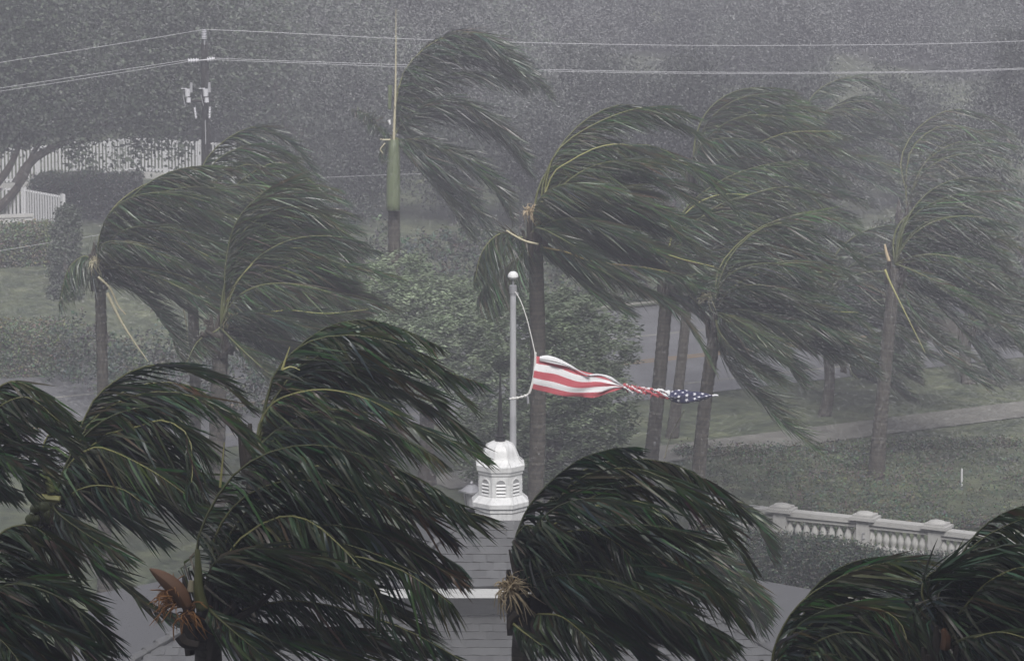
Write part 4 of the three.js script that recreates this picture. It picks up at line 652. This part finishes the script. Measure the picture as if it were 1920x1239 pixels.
// ---------------------------------------------------------------- utility pole and wires
{
  const UD = 150, b0 = at(383, 60, UD), gy = height(b0.x, b0.z), up = thing('utility_pole', 'wooden utility pole with white insulators beside the dark tree', 'utility pole', V(b0.x, gy, b0.z)), O = V(b0.x, gy, b0.z), q = (x, y, dz = 0.15) => at(x, y, UD - dz).sub(O);
  mesh('pole', tube([V(0, -0.3, 0), V(0, 4, 0), q(383, 80, 0)], [0.19, 0.16, 0.125], 14), M.poleWood, up);
  const ins = (a, b, r, n, name = 'insulator') => { const pts = [], rad = [], N = n * 4; for (let i = 0; i <= N; i++) { pts.push(a.clone().lerp(b, i / N)); rad.push(i % 4 < 2 ? r : r * 0.55); } mesh(name, tube(pts, rad, 12), M.porcelain, up); };
  ins(q(382, 73), q(382, 54), 0.1, 6); ins(q(352, 114), q(372, 113), 0.085, 4); ins(q(388, 112), q(402, 110), 0.085, 3);
  ins(q(364, 201, 0.4), q(367, 222, 0.4), 0.045, 7); ins(q(393, 200, 0.4), q(392, 222, 0.4), 0.045, 7);
  mesh('crossarm', tube([q(345, 190, 0.2), q(400, 188, 0.2)], 0.05, 6), M.poleWood, up); mesh('insulator_bracket', merged([tube([q(372, 113), q(389, 112)], 0.03, 6), tube([q(382, 72), q(383, 84)], 0.03, 6)]), M.steel, up);
  for (const [x, y] of [[350, 178], [384, 178]]) { const c = new THREE.Group(); c.name = 'fuse_cutout'; c.position.copy(q(x, y, 0.45)); up.add(c); mesh('fuse_tube', merged([new THREE.CylinderGeometry(0.05, 0.05, 0.32, 10).translate(0.14, 0.25, 0), new THREE.CylinderGeometry(0.014, 0.014, 0.36, 8).rotateZ(0.22).translate(-0.1, -0.18, 0)]), M.steel, c); mesh('fuse_body', merged([new THREE.CylinderGeometry(0.1, 0.085, 0.24, 12).translate(0.02, 0.08, 0), new THREE.CylinderGeometry(0.07, 0.08, 0.16, 10).translate(0.05, -0.16, 0), box(0.2, 0.025, 0.03, -0.1, 0.22, 0)]), M.porcelain, c); }
  mesh('ground_wire', tube([q(384, 225), q(385, 270)], 0.012, 5), M.wire, up);
  const w = (pts, r, label) => { const v = curvePts(px(pts).map(([x, y]) => at(x, y, UD - 0.1)), 60), a = v[0].clone(), t = thing('power_line', label, 'wire', a); mesh('cable', tube(v.map((k) => k.clone().sub(a)), r * 0.8, 5), M.wire, t); return t; };
  w('-120,137 0,117 120,98 240,79 330,64 382,55', 0.013, 'top wire running left from the utility pole'); w('382,55 520,61 740,72 960,79 1280,85 1640,84 1800,81 2040,72', 0.015, 'top wire running right from the utility pole');
  w('-120,184 0,165 120,147 240,129 352,112', 0.012, 'upper of two lower wires left of the pole'); w('-120,190 0,171 120,153 240,134 356,115', 0.012, 'lowest wire left of the utility pole');
  w('400,109 560,115 740,121 1010,130 1280,135 1640,135 1800,132 2040,123', 0.013, 'upper of two close wires right of the pole'); w('400,112 560,118 740,125 1010,133 1280,137.5 1640,137 1800,134 2040,125', 0.013, 'lowest wire right of the utility pole');
  w('600,333 720,328 840,324', 0.008, 'faint short wire behind the royal palm trunk'); w('-60,480 0,470 110,452 190,440', 0.01, 'dark faint wire crossing the bank at left');
}

// ---------------------------------------------------------------- white picket fence on its wall
function picket(label, run, h, gap) {
  const a = onGround(run[0][0], run[0][1]), t = thing('picket_fence', label, 'fence', a), g = new THREE.BoxGeometry(0.075, 1, 0.03), base = [];
  let n = 0;
  for (let s = 0; s < run.length - 1; s++) {
    const p = onGround(...run[s]), q = onGround(...run[s + 1]), len = Math.hypot(q.x - p.x, q.z - p.z), ang = -Math.atan2(q.z - p.z, q.x - p.x), k = Math.max(2, Math.round(len / gap));
    const at2 = (u) => p.clone().lerp(q, u).sub(a);
    for (let i = 0; i < k; i++) { const m = mesh('picket', g, M.pale, t), c = at2((i + 0.5) / k); m.position.set(c.x, c.y + 0.28 + h / 2, c.z); m.scale.y = h; m.rotation.y = ang; n++; }
    for (const y of [0.36, 0.28 + h * 0.94]) { const A = at2(0), B = at2(1); mesh('rail', tube([A.clone().add(V(0, y, -0.05)), B.clone().add(V(0, y, -0.05))], 0.045, 4), M.pale, t); }
    const np = Math.max(1, Math.round(len / 2)); for (let i = 0; i <= np; i++) { const m = mesh('post', g, M.pale, t), c = at2(i / np); m.position.set(c.x, c.y + 0.14 + h / 2, c.z - 0.02); m.scale.set(1.7, h + 0.4, 4); m.rotation.y = ang; }
    const A = at2(0), B = at2(1), w = mesh('kerb_wall', box(len, 0.5, 0.3), M.stone, t); w.position.copy(A.clone().lerp(B, 0.5)).add(V(0, 0, -0.02)); w.rotation.y = ang;
  }
  return t;
}
picket('long white picket fence behind the spreading tree', [[-60, 360], [70, 352], [205, 341], [255, 333]], 1.35, 0.145);
picket('white picket fence right of the fence corner', [[258, 333], [310, 336], [440, 345]], 1.3, 0.145);
picket('short white picket fence sloping down at the left edge', [[-20, 428], [45, 432], [118, 446]], 1.2, 0.145);
{ const a = onGround(-40, 452), w = thing('retaining_wall', 'pale low retaining wall under the short white fence', 'wall', a), b = onGround(60, 448); const len = Math.hypot(b.x - a.x, b.z - a.z); const m = mesh('wall_panel', box(len, 0.8, 0.25), M.wall, w); m.position.copy(b.sub(a).multiplyScalar(0.5)).add(V(0, 0.4, 0)); m.rotation.y = -Math.atan2(b.z, b.x); mesh('coping', box(len + 0.1, 0.08, 0.34), M.stone, w).position.copy(m.position).add(V(0, 0.44, 0)); w.children[1].rotation.y = m.rotation.y; }

// ---------------------------------------------------------------- stone balustrade
{
  const posts = [[1330, 1008], [1466, 1022], [1622, 1038], [1757, 1055], [1895, 1080]].map((q) => onGround(...q)), a = posts[0].clone(), t = thing('balustrade', 'pale stone balustrade with capped piers and vase balusters', 'balustrade', a);
  const bg = new THREE.LatheGeometry([[0.075, 0], [0.075, 0.05], [0.045, 0.07], [0.075, 0.14], [0.095, 0.21], [0.085, 0.28], [0.05, 0.38], [0.038, 0.45], [0.06, 0.48], [0.07, 0.52]].map(([r, y]) => new THREE.Vector2(r, y)), 12);
  const pier = new THREE.ExtrudeGeometry(new THREE.Shape([[-0.16, -0.16], [0.16, -0.16], [0.16, 0.16], [-0.16, 0.16]].map((q) => new THREE.Vector2(...q))), { depth: 0.86, bevelSize: 0.015, bevelThickness: 0.01, bevelSegments: 2 }).rotateX(-Math.PI / 2);
  const cap = merged([box(0.66, 0.08, 0.54, 0, 0.93, 0), box(0.52, 0.06, 0.44, 0, 1.0, 0), new THREE.SphereGeometry(0.24, 18, 8, 0, 6.283, 0, 1.57).scale(1, 0.32, 0.8).translate(0, 1.025, 0)]);
  posts.forEach((p, i) => {
    const q = posts[Math.min(posts.length - 1, i + 1)], pr = posts[Math.max(0, i - 1)], ang = -Math.atan2(q.z - pr.z, q.x - pr.x), l = p.clone().sub(a);
    const pm = mesh('pier', pier, M.stone, t); pm.position.copy(l).y -= 0.02; pm.rotation.y = ang; const cm = mesh('pier_cap', cap, M.stone, t); cm.position.copy(l); cm.rotation.y = ang;
    if (i === 2) { const pl = mesh('step_light', merged([box(0.17, 0.02, 0.02, 0, 0.07, 0), box(0.17, 0.02, 0.02, 0, -0.07, 0), box(0.02, 0.12, 0.02, 0.075, 0, 0), box(0.02, 0.12, 0.02, -0.075, 0, 0)]), M.steel, t, 'small square light frame'); pl.position.copy(l).add(V(0, 0.5, 0.185)); }
    if (i === posts.length - 1) return;
    const len = Math.hypot(q.x - p.x, q.z - p.z), ra = -Math.atan2(q.z - p.z, q.x - p.x), c = p.clone().lerp(q, 0.5).sub(a);
    for (const [n, y, hh, w] of [['top_rail', 0.86, 0.13, 0.34], ['under_rail', 0.73, 0.07, 0.24], ['bottom_rail', 0.1, 0.2, 0.28]]) { const m = mesh(n, box(len - 0.34, hh, w), M.stone, t); m.position.copy(c).add(V(0, y, 0)); m.rotation.y = ra; }
    const n = 9; for (let k = 0; k < n; k++) { const m = mesh('baluster', bg, M.stone, t); m.position.copy(p.clone().lerp(q, (k + 1) / (n + 1)).sub(a)).add(V(0, 0.19, 0)); }
  });
}
// lantern post behind the cupola, small stakes
{
  const p = at(884, 925, 112), b = V(p.x, height(p.x, p.z), p.z), t = thing('lamp_post', 'grey lantern post half hidden left of the cupola', 'street lamp', b), y = p.y - b.y;
  mesh('post', new THREE.CylinderGeometry(0.05, 0.08, y - 0.55, 12).translate(0, (y - 0.55) / 2, 0), M.steel, t);
  mesh('lantern_frame', merged([0, 1, 2, 3].map((k) => new THREE.CylinderGeometry(0.012, 0.012, 0.7, 6).rotateZ(-0.12).translate(0.17, y - 0.28, 0).rotateY(k * Math.PI / 2 + Math.PI / 4))), M.dark, t);
  mesh('lantern_glass', new THREE.CylinderGeometry(0.21, 0.125, 0.66, 4).rotateY(0).translate(0, y - 0.28, 0), std({ color: lin(0.38, 0.38, 0.4), roughness: 0.2 }), t);
  mesh('lantern_roof', merged([new THREE.CylinderGeometry(0.1, 0.3, 0.16, 4).translate(0, y + 0.14, 0), new THREE.CylinderGeometry(0.31, 0.31, 0.035, 4).translate(0, y + 0.055, 0), new THREE.SphereGeometry(0.05, 10, 8).translate(0, y + 0.26, 0)]), M.steel, t);
  const stake = (x, y, h, label) => { const g = onGround(x, y), s = thing('marker_stake', label, 'stake', g); mesh('post', merged([new THREE.CylinderGeometry(0.028, 0.03, h, 8).translate(0, h / 2, 0), new THREE.ConeGeometry(0.028, 0.04, 8).translate(0, h + 0.02, 0)]), M.pale, s); };
  stake(1804, 911, 0.45, 'thin white stake among shrubs at right'); stake(3, 652, 0.6, 'thin white stake at the left edge'); 
  const g = onGround(1245, 862), s = thing('leaning_cane', 'thin pale cane leaning right under the flag', 'cane', g); mesh('cane_shaft', tube(curvePts([V(0, 0, 0), V(0.12, 0.45, 0), at(1283, 770, 119).sub(g)], 10), 0.016, 5), M.stalkPale, s);
}
// ---------------------------------------------------------------- the driven rain: drops thicker in gusts
{
  const R = rng(90), N = 420000, gb = new GB(), a = gb.vert(V(-0.5, 0, 0)), b = gb.vert(V(0, 0.5, 0)), c = gb.vert(V(0.5, 0, 0)), d = gb.vert(V(0, -0.5, 0)); gb.tri(a, b, c); gb.tri(a, c, d);
  const im = new THREE.InstancedMesh(gb.done(), std({ color: lin(0.9, 0.9, 0.92), roughness: 0.5, transparent: true, opacity: 0.24, side: THREE.DoubleSide, depthWrite: false }), N), m = new THREE.Matrix4(), q = new THREE.Quaternion(), e = new THREE.Euler();
  let n = 0;
  while (n < N) {
    const dd = 45 + 165 * Math.pow(R(), 0.7), p = EYE.clone().addScaledVector(FW, dd).add(V((R() - 0.5) * 0.25 * dd, (R() - 0.5) * 0.17 * dd, 0)); if (p.y < height(p.x, p.z) + 0.3) { if (R() < 0.2) n++; continue; }
    const gust = perlin.noise(p.x * 0.09 + 3, p.y * 0.13 + p.x * 0.04, p.z * 0.03) + 0.5 * perlin.noise(p.x * 0.3, p.y * 0.4 + p.x * 0.12, p.z * 0.08); if (gust * 2.4 + 0.3 + 0.018 * p.x < R()) continue;
    q.setFromEuler(e.set(0, (R() - 0.5) * 1.2, -0.5 + 0.35 * (R() - 0.5))); const k = (0.5 + R()) * dd / 120; m.compose(p, q, V(0.04 * k, 0.013 * k, 1)); im.setMatrixAt(n++, m);
  }
  im.count = N; im.name = 'rain'; im.userData = { kind: 'stuff', label: 'rain drops driven sideways by the storm', category: 'rain' }; scene.add(im);
}
renderer.render(scene, camera);
